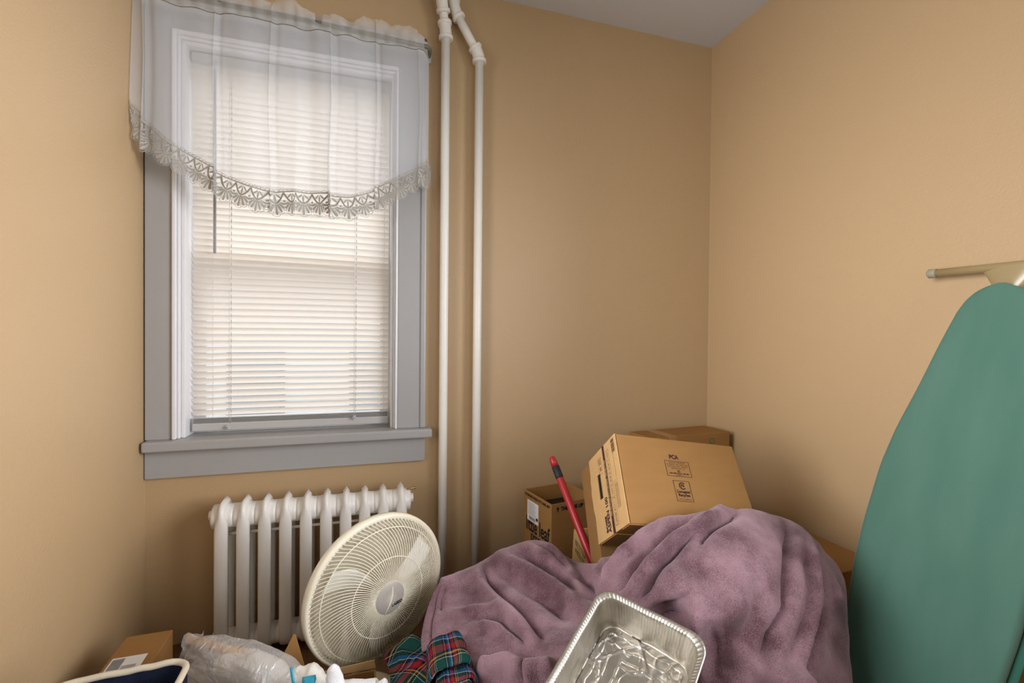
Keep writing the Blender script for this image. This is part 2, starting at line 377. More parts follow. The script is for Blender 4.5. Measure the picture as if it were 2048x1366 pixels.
for x in (-.586, -.525, -.05, .072):
    b = MB()
    if x in (-.525, -.05):
        b.tube([(x, 2.1345, 2.262), (x, 2.1345, .82)], .0009, 6); b.tube([(x+.006, 2.1350, 2.262), (x+.006, 2.1350, .83)], .0008, 6)
        zz = 2.24
        while zz > .88:                                  # the cord shows as bright dashes where it slips past each slat
            b.tube([(x+.007, 2.136, zz-.004), (x+.0085, 2.1335, zz-.010), (x+.0075, 2.136, zz-.016)], .0016, 6); zz -= pitch
    else: b.tube([(x, 2.149, 2.262), (x, 2.149, .83)], .001, 6)
    b.build('lift_cord', M['cord'], bl)
b = MB(); b.tube([(-.572, 2.118, 2.235), (-.572, 2.118, 1.515)], .0052, 6, smooth=False); b.tube([(-.572, 2.128, 2.275), (-.572, 2.119, 2.262), (-.572, 2.118, 2.232)], .002, 6)
b.build('tilt_wand', M['wand'], bl)
for x, zz in ((-.049, .845), (-.525, .828)):
    b = MB()
    for a in range(6):
        w = a*math.pi/3; b.tube([(x, 2.122, zz), (x+.011*math.cos(w), 2.120, zz+.011*math.sin(w))], [.0035, .0022], 6)
    b.tube([(x, 2.128, zz), (x, 2.116, zz)], .005, 8); b.build('cord_stop', M['clear'], bl)

# ------------------------------------------------------------------ curtain rod and sheer valance
ROD_Z = 2.418
rd = empty('curtain_rod', (-.27, 2.0, ROD_Z), 'taupe curtain rod across the head of the window, run through the valance pocket', 'curtain rod')
b = MB(); b.tube([(-.785, 2.0, ROD_Z+.004), (-.3, 2.0, ROD_Z+.004), (.236, 2.0, ROD_Z-.012), (.250, 2.012, ROD_Z-.013), (.252, 2.04, ROD_Z-.013), (.252, 2.078, ROD_Z-.013)], .0085, 12)
b.build('rod', M['rod'], rd)
b = MB(); b.box((.240, 2.066, ROD_Z-.04), (.262, 2.0785, ROD_Z+.012), .003); b.build('bracket', M['trim'], rd)
b = MB(); b.box((-.795, 1.985, ROD_Z-.02), (-.783, 2.015, ROD_Z+.03), .003); b.build('bracket', M['trim'], rd)

cu = empty('valance_curtain', (-.27, 2.0, ROD_Z), 'white sheer valance with a scalloped lace hem over the window', 'curtain')
HEM = [(-.80, 2.015), (-.743, 1.938), (-.682, 1.882), (-.62, 1.848), (-.559, 1.817), (-.507, 1.778), (-.424, 1.749), (-.355, 1.735), (-.303, 1.742), (-.159, 1.748), (-.126, 1.738), (-.066, 1.741), (.011, 1.768), (.04, 1.796), (.129, 1.84), (.21, 1.892), (.252, 1.945)]
_hx, _hz = np.array([h[0] for h in HEM]), np.array([h[1] for h in HEM])
_q = np.linspace(-.80, .252, 1500)
_z = np.interp(_q, _hx, _hz); _kr = np.hanning(61); _kr /= _kr.sum()
_z = np.convolve(np.pad(_z, 30, mode='reflect', reflect_type='odd'), _kr, 'valid')
_arc = np.concatenate([[0], np.cumsum(np.hypot(np.diff(_q), np.diff(_z)))])
PLEATS = [(-.757, .010, .013, .010), (-.537, .008, .013, .012), (-.353, .009, .010, .010), (-.26, .022, .012, .010), (-.139, .010, .018, .016), (.032, .007, .009, .010), (.200, .010, .012, .010), (.228, .008, .009, .008)]
def cloth(q, z):
    """fabric coordinate q (along the rod) and height -> point of the hanging cloth"""
    drop = np.clip((ROD_Z-z)/.7, 0, 1)
    x = np.array(q, float); y = 1.985 + .006*np.sin(q*21+1) + .004*np.sin(q*47+z*3) - .012*drop
    for x0, w, a, d in PLEATS:
        t = (q-x0-.004*np.sin(z*9+x0*40))/w
        x = x - a*t*np.exp(-t*t/2)*(.75+.4*drop); y = y - d*np.exp(-t*t/2)*(.5+.8*drop) + .006*np.exp(-((t-2.2)**2))
    e = np.clip((q-.205)/.047, 0, 1); y = y + .075*e**2.2                       # right end returns to the wall
    e = np.clip((-.755-q)/.045, 0, 1); y = y - .03*e**2*drop                   # left end bellies against the side wall
    return np.stack([np.clip(x, -.790, .262), y, z+0*x], -1)
nq, nz = 420, 44
Q = np.linspace(-.80, .252, nq); HZ = np.interp(Q, _q, _z)
T = np.linspace(0, 1, nz)
ZZ = HZ[:, None] + (ROD_Z-.040-HZ[:, None])*T[None, :]
b = MB(); b.grid(cloth(np.repeat(Q[:, None], nz, 1), ZZ)); b.build('sheer_fabric', M['sheer'], cu, recalc=False)
def header(name, yoff, m, ph):
    b = MB(); n = 12; P = []
    for i, q in enumerate(np.linspace(-.792, .25, 300)):
        row = []
        top = ROD_Z + .047 + .010*math.sin(q*17+.5) + .007*math.sin(q*41+1.3) + .004*noise.noise(V(q*70, 0, ph)) - (.03 if abs(q+.187) < .012 else 0)
        for j in range(n):
            t = j/(n-1); zz = ROD_Z-.042 + (top-ROD_Z+.042)*t
            c = cloth(np.array(q), np.array(zz)); ruf = max(0, (t-.62)/.38)
            y = 2.0 + yoff*(1-ruf*.7)*min(1, t*4+.15) + ruf*.013*math.sin(q*(62 if ph else 55)+ph+2*math.sin(q*13)) + .0035*math.sin(q*130+ph*3)*(1-ruf)
            e = max(0, (q-.205)/.047); y += .07*min(1, e)**2.2
            row.append((min(.262, max(-.79, float(c[0]))), y if j else float(c[1])+(.0 if yoff < 0 else .026), zz-.016*max(0, q+.3)*.5))
        P.append(row)
    b.grid(np.array(P)); return b.build(name, m, cu, recalc=False)
header('rod_pocket', -.013, M['sheer2'], 0); header('pocket_back', .013, M['sheer2'], 1.7)
b = MB()
pts = [cloth(np.array(q), np.array(ROD_Z-.040-.006*max(0, q+.3)+.003*math.sin(q*60))) for q in np.linspace(-.78, .23, 260)]
b.tube([V(*p)+V(0,-.002,0) for p in pts], .0012, 5); b.build('stitching', M['rod'], cu)

# lace hem: motifs of real thread laid along the hem line
def lace_pt(L, d, lift=0.0):
    L = np.asarray(L, float); d = np.asarray(d, float)
    q = np.interp(L, _arc, _q); z = np.interp(L, _arc, _z)
    e = .004; dq = np.interp(L+e, _arc, _q)-np.interp(L-e, _arc, _q); dz = np.interp(L+e, _arc, _z)-np.interp(L-e, _arc, _z)
    h = np.hypot(dq, dz)+1e-9; nx, nz_ = dz/h, -dq/h
    nx = np.maximum(nx*.75, (XL+.008-q)/.095)                    # the end by the side wall hangs straighter
    P = cloth(np.clip(q+nx*d, -.83, .262), z+nz_*d); P[..., 1] -= lift
    return P
def ribbon(mb, pts, w, lift=.0015, th=.0012):
    """flat thread along (L, d) points, w wide"""
    pts = np.array(pts, float); m = len(pts); t = np.gradient(pts, axis=0); t /= np.linalg.norm(t, axis=1)[:, None]+1e-9
    nrm = np.stack([-t[:, 1], t[:, 0]], 1); w = np.broadcast_to(np.asarray(w, float), (m,))
    A, B = pts+nrm*w[:, None]/2, pts-nrm*w[:, None]/2
    f = [lace_pt(p[:, 0], p[:, 1], l) for l in (lift+th, lift) for p in (A, B)]
    G = np.stack([f[0], f[1], f[3], f[2], f[0]], 1); mb.grid(G, smooth=False)
L0 = .012; MOT = 23; WM = (_arc[-1]-L0)/MOT
thread, net = MB(), MB()
NL = 420; LL = np.linspace(L0, _arc[-1]-.002, NL)
ribbon(thread, np.stack([LL, 0*LL], 1), .0048, .0018)
for i in range(1, int(_arc[-1]/.0125)):                                              # picot loops along the top edge
    c = (i+.5)*.0125; a = np.linspace(0, math.pi, 9)
    ribbon(thread, np.stack([c+.0060*np.cos(a), -.0025-.0075*np.sin(a)], 1), .0010, .0018)
for k in range(MOT):
    c = L0+(k+.5)*WM; hw = WM/2
    s = np.linspace(-1, 1, 17); dd = .004 + .037*(1-np.abs(s)**1.8)
    ribbon(thread, np.stack([c+s*hw, dd], 1), .0052, .0014)                      # the V band
    for off in (-.0036, .0036): ribbon(thread, np.stack([c+s*(hw-.001), dd+off], 1), .0010, .0026)
    for ang, ln, d0 in ((0, .030, .006), (-38, .021, .004), (38, .021, .004)):   # three leaves
        t = np.linspace(0, 1, 7); a = math.radians(ang)
        ribbon(thread, np.stack([c+math.sin(a)*(.004+ln*t), d0+math.cos(a)*(.004+ln*t)], 1), .0056*np.sin(math.pi*np.clip(t, .06, .97))**.7, .0014)
    a = np.linspace(0, 2*math.pi, 13)                                             # dot between two motifs
    if k < MOT-1:
        for rr in (.0022,): ribbon(thread, np.stack([c+hw+rr*np.cos(a), .036+rr*1.2*np.sin(a)], 1), .0034, .0014)
    out = []
    angs = np.linspace(-66, 66, 7)
    for ai, an in enumerate(angs):                                                # fan of seven petals
        a_ = math.radians(an); t = np.linspace(0, 1, 8)
        r0 = .011 + .004*abs(an)/66; ln = .051-.0135*abs(an)/66*1.15
        px = c+np.sin(a_)*(r0+(ln-r0)*t)*.86; pd = .034+np.cos(a_)*(r0+(ln-r0)*t)
        ribbon(thread, np.stack([px, pd], 1), .0034+.0058*t**1.2*np.sqrt(np.clip(1.02-t**6, 0, 1)), .0014)
        for e in np.linspace(-10.5, 10.5, 5):
            ae = math.radians(an+e); rr = ln+.0035+.0035*math.cos(math.radians(e*8))
            out.append((c+math.sin(ae)*rr*.88, .034+math.cos(ae)*rr))
    ribbon(thread, np.array(out), .0013, .0014)                                  # scalloped outline
    for i in range(6):                                                            # beads between petals
        a_ = math.radians((angs[i]+angs[i+1])/2)
        for r_ in np.linspace(.014, .042, 6): ribbon(thread, np.array([(c+math.sin(a_)*r_*.87, .034+math.cos(a_)*r_), (c+math.sin(a_)*(r_+.0030)*.87, .034+math.cos(a_)*(r_+.0030))]), .0015, .0014)
    s2 = np.linspace(-1, 1, 13); lay = []
    for t in np.linspace(0, 1, 9):
        edge = .040+.045*np.sqrt(np.clip(1-(s2*.86)**2, 0, 1)); lay.append(lace_pt(c+s2*hw, edge*t, 0))
    net.grid(np.array(lay), smooth=True)
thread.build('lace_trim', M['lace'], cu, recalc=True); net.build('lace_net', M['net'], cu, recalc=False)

# ------------------------------------------------------------------ heating pipes
PR = .0185
def fitting(parent, p0, p1, r=.027, n=14):
    p0, p1 = Vector(p0), Vector(p1); b = MB(); d = (p1-p0)
    b.tube([p0, p0+d*.05, p0+d*.28, p0+d*.3, p0+d*.7, p0+d*.72, p0+d*.95, p1], [r*.9, r*1.08, r*1.08, r*.93, r*.93, r*1.08, r*1.08, r*.9], n)
    b.build('coupling', M['pipe'], parent)
def elbow(parent, p0, pc, p1, r=.027):
    p0, pc, p1 = Vector(p0), Vector(pc), Vector(p1); b = MB(); pts = []
    for i in range(9):
        t = i/8; pts.append(p0*(1-t)**2+pc*2*t*(1-t)+p1*t*t)
    b.tube(pts, r*.95, 14)
    for e, q in ((pts[0], pts[1]), (pts[-1], pts[-2])):
        d = (q-e).normalized(); b.tube([e-d*.002, e, e+d*.013, e+d*.015], [r*.95, r*1.15, r*1.15, r*.95], 14)
    b.build('elbow_fitting', M['pipe'], parent)
p1 = empty('heating_pipe', (.323, 2.055, 0), 'cream heating pipe nearest the window, slightly bent at its top', 'pipe', 'heating risers beside the window')
b = MB(); b.tube([(.322, 2.055, .0), (.3225, 2.055, .8), (.323, 2.055, 1.6), (.3225, 2.055, 2.50)], PR, 18)
b.tube([(.319, 2.055, 2.55), (.304, 2.040, 2.62), (.288, 2.030, 2.70), (.283, 2.030, ZC)], PR, 18); b.build('pipe', M['pipe'], p1)
elbow(p1, (.3235, 2.055, 2.485), (.3225, 2.055, 2.525), (.3165, 2.055, 2.56)); elbow(p1, (.311, 2.047, 2.592), (.301, 2.036, 2.64), (.294, 2.032, 2.668), .026)
p2 = empty('heating_pipe', (.473, 2.055, 0), 'cream heating pipe farther from the window, with a diagonal elbow at its top', 'pipe', 'heating risers beside the window')
b = MB(); b.tube([(.472, 2.055, .0), (.4725, 2.055, 1.2), (.473, 2.055, 2.42)], PR, 18)
b.tube([(.460, 2.055, 2.458), (.374, 2.062, 2.605)], PR, 18); b.tube([(.355, 2.066, 2.635), (.354, 2.066, ZC)], PR, 18); b.build('pipe', M['pipe'], p2)
elbow(p2, (.473, 2.055, 2.412), (.472, 2.055, 2.447), (.450, 2.055, 2.478)); elbow(p2, (.383, 2.061, 2.590), (.359, 2.064, 2.628), (.356, 2.066, 2.675), .026)

# ------------------------------------------------------------------ cast-iron radiator
ra = empty('radiator', (-.18, 1.96, 0), 'cream cast-iron radiator with ten sections below the window', 'radiator')
RX0, RP, RF, RB_, RT = -.497, .0705, 1.905, 2.025, .578
def rsection(i):
    x = RX0+i*RP; b = MB()
    # closed loop of the two legs and the head, swept with a ridged cross-section
    yc, hy = (RF+RB_)/2, (RB_-RF)/2-.014; path = []
    for t in range(40):
        w = 2*math.pi*t/40; c, s = math.cos(w), math.sin(w); e = .30
        path.append(V(x, yc+hy*math.copysign(abs(c)**e, c), .305+.262*math.copysign(abs(s)**e, s)))
    sec = [(-.0195, -.016), (-.0215, .002), (-.0205, .0105), (-.0150, .0145), (0, .0165), (.0150, .0145), (.0205, .0105), (.0215, .002), (.0195, -.016), (0, -.018)]
    P = []
    for t in range(40):
        p = path[t]; tn = (path[(t+1) % 40]-path[t-1]).normalized(); n = V(1,0,0).cross(tn)
        if n.dot(p-V(x, yc, .305)) < 0: n = -n
        top = max(0, (p.z-.50)/.05)
        P.append([p+V(1,0,0)*a*(1-.42*min(1, top))+n*(d++(.010*min(1, top) if a == 0 and d > 0 else 0)) for a, d in sec])
    P = np.array(P); b.grid(np.concatenate([P, P[:, :1]], 1), closed=True)
    rot = Matrix(((0,0,1,x),(0,1,0,yc),(-1,0,0,0),(0,0,0,1)))
    for zc, rz, ry in ((.527, .046, .051), (.066, .040, .048)):
        m = Matrix.Translation(V(x, yc, zc)) @ Matrix.Rotation(math.pi/2, 4, 'Y')
        prof = [(.94, -RP/2), (.93, -RP*.36), (.965, -RP*.22), (1.03, -RP*.10), (1.06, -RP*.02), (1.06, RP*.02), (1.03, RP*.10), (.965, RP*.22), (.93, RP*.36), (.94, RP/2)]
        vs, fs = [], []
        for r, h in prof:
            for k in range(24):
                w = 2*math.pi*k/24; vs.append(V(x+h, yc+math.cos(w)*ry*r, zc+math.sin(w)*rz*r))
        for q in range(len(prof)-1):
            for k in range(24): fs.append((q*24+k, q*24+(k+1) % 24, (q+1)*24+(k+1) % 24, (q+1)*24+k))
        fs.append(tuple(range(24))); fs.append(tuple(len(vs)-24+k for k in range(24))); b.faces(vs, fs, True)
    return b.build('radiator_section', M['radiator'], ra)
for i in range(10): rsection(i)
for i in (0, 9):
    for y in (RF+.018, RB_-.018):
        b = MB(); x = RX0+i*RP; b.tube([(x, y, .07), (x, y, .03), (x, y, 0)], [.017, .014, .020], 12); b.build('foot', M['radiator'], ra)
b = MB(); b.tube([(RX0-.005, 1.945, .467), (RX0+9*RP+.005, 1.945, .467)], .0055, 10); b.build('tie_rod', M['radiator'], ra)
for x, s in ((RX0-.5*RP, -1), (RX0+9.5*RP, 1)):
    b = MB(); b.tube([(x, 1.965, .532), (x+s*.004, 1.965, .532), (x+s*.005, 1.965, .532), (x+s*.014, 1.965, .532)], [.030, .030, .018, .017], 8, smooth=False); b.build('end_plug', M['radiator'], ra)
b = MB(); b.tube([(RX0+9.5*RP-.012, 1.955, .570), (RX0+9.5*RP+.012, 1.955, .573), (RX0+9.5*RP+.014, 1.955, .573), (RX0+9.5*RP+.022, 1.955, .574)], [.0045, .0045, .006, .0055], 8); b.build('air_vent', M['brass'], ra)
b = MB(); b.tube([(RX0+9.5*RP-.01, 1.965, .066), (.185, 1.965, .066), (.322, 2.02, .066)], .0145, 12); b.build('supply_pipe', M['pipe'], ra)
b = MB(); b.tube([(.19, 1.965, .066), (.195, 1.965, .066), (.222, 1.975, .066), (.227, 1.975, .066)], [.015, .026, .026, .015], 8, smooth=False)
b.tube([(.208, 1.968, .066), (.208, 1.968, .125), (.208, 1.968, .127), (.208, 1.968, .15)], [.014, .014, .024, .022], 10); b.build('valve', M['radiator'], ra)
# ------------------------------------------------------------------ table fan
FC, FN = V(.038, 1.507, .415), V(.465, -.885, -.036).normalized()
FR = V(.885, .465, 0).normalized(); FU = FN.cross(FR).normalized()
fan = empty('table_fan', (.0, 1.585, 0), 'ivory table fan with a round wire grille standing in front of the radiator', 'fan')
FM = Matrix(((FR.x,FU.x,FN.x,FC.x),(FR.y,FU.y,FN.y,FC.y),(FR.z,FU.z,FN.z,FC.z),(0,0,0,1)))
RF_ = .226
def dome(t, front):
    """profile of the cage: t = 0 at the hub, 1 at the rim -> height along the axis"""
    return (.062*(1-t**3.2)+.010) if front else -(.070*(1-t**3.4)+.010)
def grille(front, count, swirl, wire):
    b = MB(); r0 = .046 if front else .05
    for k in range(count):
        a0 = 2*math.pi*k/count; pts = []
        for i in range(11):
            t = i/10; r = r0+(RF_-.008-r0)*t; a = a0+swirl*t*t
            pts.append(FM @ V(r*math.cos(a), r*math.sin(a), dome(r/RF_, front)))
        b.tube(pts, wire, 4, cap=False)
    for rr in ((.118, .196) if front else (.10, .16, .205)):
        pts = [FM @ V(rr*math.cos(w), rr*math.sin(w), dome(rr/RF_, front)-(.0012 if front else -.0012)) for w in np.linspace(0, 2*math.pi, 73)]
        b.tube(pts, .0019, 5, cap=False)
    return b.build('front_grille' if front else 'rear_grille', M['fan'], fan)
grille(True, 104, .42, .00135); grille(False, 44, -.35, .0012)
b = MB(); b.lathe([(RF_-.012, .012), (RF_-.004, .016), (RF_+.003, .012), (RF_+.004, 0), (RF_+.003, -.012), (RF_-.004, -.015), (RF_-.012, -.011), (RF_-.009, 0), (RF_-.012, .012)], FM, 96)
b.build('rim', M['fan'], fan)
b = MB(); b.lathe([(.0, .079), (.022, .0785), (.042, .0755), (.052, .070), (.055, .064), (.055, .058), (.0, .058)], FM, 48)
hub = b.build('badge', M['hub'], fan)
b = MB()                                                 # moulded crescent ridge on the badge
pts = [FM @ V(-.012+.017*math.sin(t*2.2-.35), -.046+.090*t, .0795-.006*abs(2*t-1)**2) for t in np.linspace(0, 1, 14)]
b.tube(pts, [.0022*math.sin(math.pi*max(.05, min(.95, i/13)))+.0004 for i in range(14)], 8); b.build('badge_ridge', M['fan'], hub)
pr = Print(FM @ V(.020, -.020, .0776), (FR+FU*.12).normalized(), FU, lift=.0010); pr.text('LASKO', 0, 0, .0125, width=.035, bold=.0005); pr.build('lettering', M['ink_black'], hub)
b = MB(); b.lathe([(.0, .045), (.028, .043), (.034, .030), (.034, -.005), (.0, -.005)], FM, 28); b.build('blade_hub', M['fan_white'], fan)
for a0 in (28, 148, 268):
    b = MB(); P = []
    for i in range(10):
        t = i/9; r = .03+.162*t; row = []
        w = math.radians(16+26*math.sin(math.pi*min(1, t*.72+.12)))
        for j in range(9):
            s = j/8-.5; a = math.radians(a0)+w*s*1.25+.25*t
            row.append(FM @ V(r*math.cos(a), r*math.sin(a), .012-s*.046*(1-.35*t)))
        P.append(row)
    b.grid(np.array([[tuple(p) for p in r] for r in P])); b.build('blade', M['fan_white'], fan, solid=.002, off=0)
b = MB(); b.lathe([(.0, -.045), (.05, -.045), (.062, -.06), (.064, -.10), (.058, -.135), (.035, -.155), (.0, -.157)], FM, 32); b.build('motor_housing', M['fan'], fan)
b = MB(); q = FM @ V(0, -.02, -.105); b.tube([q, V(q.x, q.y, q.z-.06), V(q.x, q.y, .05)], [.026, .024, .030], 16); b.build('neck', M['fan'], fan)
b = MB(); b.lathe([(.0, .052), (.03, .05), (.09, .034), (.118, .020), (.122, .0), (.0, 0)], Matrix.Translation(V(q.x, q.y, 0)), 40, sx=1, sy=.95); b.build('base', M['fan'], fan)

# ------------------------------------------------------------------ cartons
def frame_box(name, o, ex, ey, ez, w, l, h, mt, label, cat='box', lid='closed', group=None, th=.005, mat_in=None):
    """carton: ex, ey, ez are its edge directions from the corner o (o is a top corner, ez points to the bottom)"""
    o, ex, ey, ez = Vector(o), Vector(ex).normalized(), Vector(ey).normalized(), Vector(ez).normalized()
    root = empty(name, o+ez*h+ex*w/2+ey*l/2, label, cat, group)
    Mx = Matrix(((ex.x,ey.x,-ez.x,o.x+ez.x*h),(ex.y,ey.y,-ez.y,o.y+ez.y*h),(ex.z,ey.z,-ez.z,o.z+ez.z*h),(0,0,0,1)))
    b = MB()
    if lid == 'open':
        for lo, hi in (((0,0,0),(w,th,h)), ((0,l-th,0),(w,l,h)), ((0,th,0),(th,l-th,h)), ((w-th,th,0),(w,l-th,h)), ((th,th,0),(w-th,l-th,th))): b.box(lo, hi, .0012, Mx, 1)
    else: b.box((0,0,0), (w,l,h), .003, Mx)
    b.build('body', mt, root)
    return root, Mx
def unit(*a): return V(*a).normalized()

# printed paper carton lying tilted in the corner
ax, ay, az = V(.987,-.093,-.134), V(-.009,.789,-.614), V(-.163,-.607,-.778)
A0 = V(.786, 1.383, .880); AW, AL, AH = .445, .23, .29
aspen = empty('cardboard_box', A0+ax*AW/2+ay*AL/2+az*AH, 'tilted kraft paper carton with printed end, handle slot and stamps, resting on the other boxes', 'box', 'cartons in the corner')
Ma = Matrix(((ax.x,ay.x,-az.x,A0.x+az.x*AH),(ax.y,ay.y,-az.y,A0.y+az.y*AH),(ax.z,ay.z,-az.z,A0.z+az.z*AH),(0,0,0,1)))
b = MB(); b.box((0.004,0.0,0), (AW,AL-.012,AH), .003, Ma); b.build('body', M['card'], aspen)
b = MB()                                                 # printed end panel, light put into its paler colour, its free edge slightly torn, with a slot for the hand
def endpanel(y, z): return Ma @ V(-.0005+.002*math.sin(z*30)*max(0, y-.15)/.08, y+(.004*noise.noise(V(z*40, 1, 2)) if y > .2 else 0), z)
hz0, hz1, hy0, hy1 = .127, .212, .146, .171
ys = [0, .03, .06, .09, .12, hy0, hy1, .19, .21, AL]; zs = [0, .03, .06, .09, .115, hz0, .15, .17, .19, hz1, .228, .245, .27, AH]
for i in range(len(ys)-1):
    for j in range(len(zs)-1):
        if hy0 <= ys[i] < hy1 and hz0 <= zs[j] < hz1: continue
        b.faces([endpanel(ys[i], zs[j]), endpanel(ys[i+1], zs[j]), endpanel(ys[i+1], zs[j+1]), endpanel(ys[i], zs[j+1])], [(0,1,2,3)])
bmesh.ops.remove_doubles(b.bm, verts=b.bm.verts[:], dist=1e-5)
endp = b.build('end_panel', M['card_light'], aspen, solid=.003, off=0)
b = MB(); b.box((.0022, hy0-.002, hz0-.002), (.0045, hy1+.002, hz1+.002), 0, Ma); b.build('handle_slot', M['black'], aspen)  # black plate behind the hole, for the shade inside the box
b = MB(); b.box((0, .0, -.004), (AW, .05, -.0005), .001, Ma); b.box((0, .095, -.004), (AW, AL-.012, -.0005), .001, Ma); b.build('bottom_flap', M['card'], aspen)
# end print: u runs along the edge upwards (towards the top corner), v from the front edge backwards
pe = Print(Ma @ V(-.0025, 0, 0), -az, ay, lift=.0006); pe.sy = -1          # ex = up along the panel, ey = towards the front edge
yv = lambda v: -v
pe.rect(0.0, -.105, AH, -.0905)
pe.text('ASPEN 100', .066, -.125, .026, width=.112, bold=.0006)
pe.text('BOISE', .040, -.145, .018, width=.052, bold=.0007)
pe.frame(.018, -.083, .100, -.060, .0008); pe.text('LETTER  8.5 x 11', .058, -.071, .009, width=.066)
for k, (x0, x1) in enumerate(((.104, .140), (.144, .180), (.184, .224), (.228, .264))):
    pe.frame(x0, -.083, x1, -.060, .0007); pe.text(('WHITE', '92', '20 LB', '10 REAMS')[k], (x0+x1)/2, -.071, .008, width=(x1-x0)*.6)
for k in range(5): pe.rect(.060, -.050+k*.0052, .150-.012*(k % 2), -.0492+k*.0052)
pe.rect(.155, -.030, .235, -.0292)
for i, wv in enumerate((1,2,1,3,1,1,2,2,1,3,1,2,1,1,3,2,1,2)):
    x0 = .236+i*.0026; pe.rect(x0, -.034, x0+.0007*wv, -.012)
pe.frame(.215, -.150, .262, -.122, .0007)
for k in range(3): pe.rect(.236, -.144+k*.007, .258, -.1425+k*.007)
pe.ring(.224, -.136, .0035, .0055); pe.rect(.205, -.150, .2058, -.122)
pe.build('printed_lettering', M['ink'], endp)
ps = Print(Ma @ V(-.0025, 0, 0), -az, ay, lift=.0010); ps.sy = -1; ps.text('100% RECYCLED MULTI-USE PAPER  100% RECYCLED', .145, -.0978, .0115, width=.185, bold=.0002)
ps.build('printed_lettering', M['card_light'], endp)
pf = Print(Ma @ V(0, 0, AH), ax, -az, lift=.0009)                          # front face: x along the box, y up
fx, fy = .205, -.115
pf.text('PCA', fx-.005, fy+.050, .020, width=.034, bold=.0009)
pf.frame(fx-.042, fy-.016, fx+.046, fy+.037, .0013)
for k, (w_, t_) in enumerate(((.060, 'PACKAGING CORPORATION'), (.078, 'OF AMERICA   BOX CERTIFICATE'), (.074, 'EDGE CRUSH TEST   SIZE LIMIT'), (.050, 'GROSS WT LT'))): pf.text(t_, fx+.002, fy+.031-k*.0068, .0055, width=w_)
pf.text('32', fx+.002, fy+.002, .010, bold=.0003); pf.text('LBS PER INCH  80 LBS', fx+.002, fy-.006, .0065, width=.070, bold=.0002); pf.text('NEWBERN, TN', fx+.002, fy-.0118, .005, width=.026)
pf.frame(fx-.028, fy-.097, fx+.030, fy-.030, .0013)
pf.ring(fx+.002, fy-.047, .0085, .0120, 40, 320); pf.ring(fx+.002, fy-.047, .0032, .0060, -40, 240); pf.rect(fx+.002, fy-.049, fx+.0085, fy-.0458)
pf.text('Corrugated', fx+.001, fy-.066, .0125, width=.047, bold=.0004); pf.text('Recycles', fx+.001, fy-.077, .0125, width=.040, bold=.0004); pf.text('www.corrugated.org', fx+.002, fy-.0895, .006, width=.042)
pf.build('printed_lettering', M['ink'], aspen)

# plain carton tilted behind it
o2 = A0+ay*.240+ax*.006+az*.0
t2, _ = frame_box('cardboard_box', o2, ax, ay, az, .36, .085, .335, M['card_dark'], 'plain brown carton tilted behind the printed paper carton', group='cartons in the corner')
# open lettuce carton by the wall
ct, st = math.cos(math.radians(10.5)), math.sin(math.radians(10.5))
lx, ly = V(ct, st, 0), V(-st, ct, 0)
LO = V(.716, 1.756, .52); LW, LL_, LH = .225, .225, .50
leaf, Ml = frame_box('cardboard_box', LO-V(0,0,0), lx, ly, V(0,0,-1), LW, LL_, .52, M['card'], 'open carton with a white label and large black lettering, standing against the back wall', lid='open', group='cartons in the corner')
b = MB(); b.box((.03, .03, .34), (LW-.006, LL_-.006, .455), .006, Ml); b.build('dark_fill', M['black'], leaf)  # solid black block for the dark contents
pl = Print(LO, -ly, V(0,0,1), lift=.001)                   # left face: x runs towards the front corner (0 at the corner -> negative back)
def LFx(f): return -LL_*(1-f)                              # f = 0 back edge, 1 front edge
pl.text('STORE BETWEEN 33°F AND 40°F', LFx(.5), -.016, .0155, width=.205, bold=.0005)
pl.text('little', LFx(.30), -.140, .084, width=.092, bold=.0016); pl.text('leaf', LFx(.76), -.136, .084, width=.082, bold=.0016)
pl.rect(LFx(.28), -.206, LFx(.80), -.174)
pl.text('BABY GREENS', LFx(.40), -.228, .016, width=.11)
pl.build('printed_lettering', M['ink_black'], leaf)
p2_ = Print(LO, -ly, V(0,0,1), lift=.0016); p2_.text('FARMS', LFx(.54), -.190, .030, width=.10, bold=.0004); p2_.build('printed_lettering', M['card'], leaf)
b = Print(LO, -ly, V(0,0,1), lift=.0014); b.rect(LFx(.14), -.122, LFx(.56), -.034); lab = b.build('shipping_label', M['paper'], leaf)
b = Print(LO, -ly, V(0,0,1), lift=.0019)
for k in range(9): b.rect(LFx(.18), -.044-k*.006, LFx(.18)+.052+.02*((k*7) % 3)/3, -.0427-k*.006)
for i in range(14): b.rect(LFx(.22)+i*.0038, -.116, LFx(.22)+i*.0038+.0012+.0012*(i % 3 == 0), -.101)
b.rect(LFx(.47), -.107, LFx(.545), -.094); b.build('printed_lettering', M['ink'], lab)
pt = Print(LO, lx, V(0,0,1), lift=.001)
pt.text('THIS SIDE UP', .100, -.024, .022, width=.110, bold=.0008)
for xx in (.030, .170):
    pt.poly([(xx-.0018, -.034), (xx+.0018, -.034), (xx+.0018, -.020), (xx-.0018, -.020)]); pt.poly([(xx-.007, -.022), (xx+.007, -.022), (xx, -.012)])
pt.rect(.112, -.50, .218, -.155); pt.build('printed_lettering', M['ink_black'], leaf)
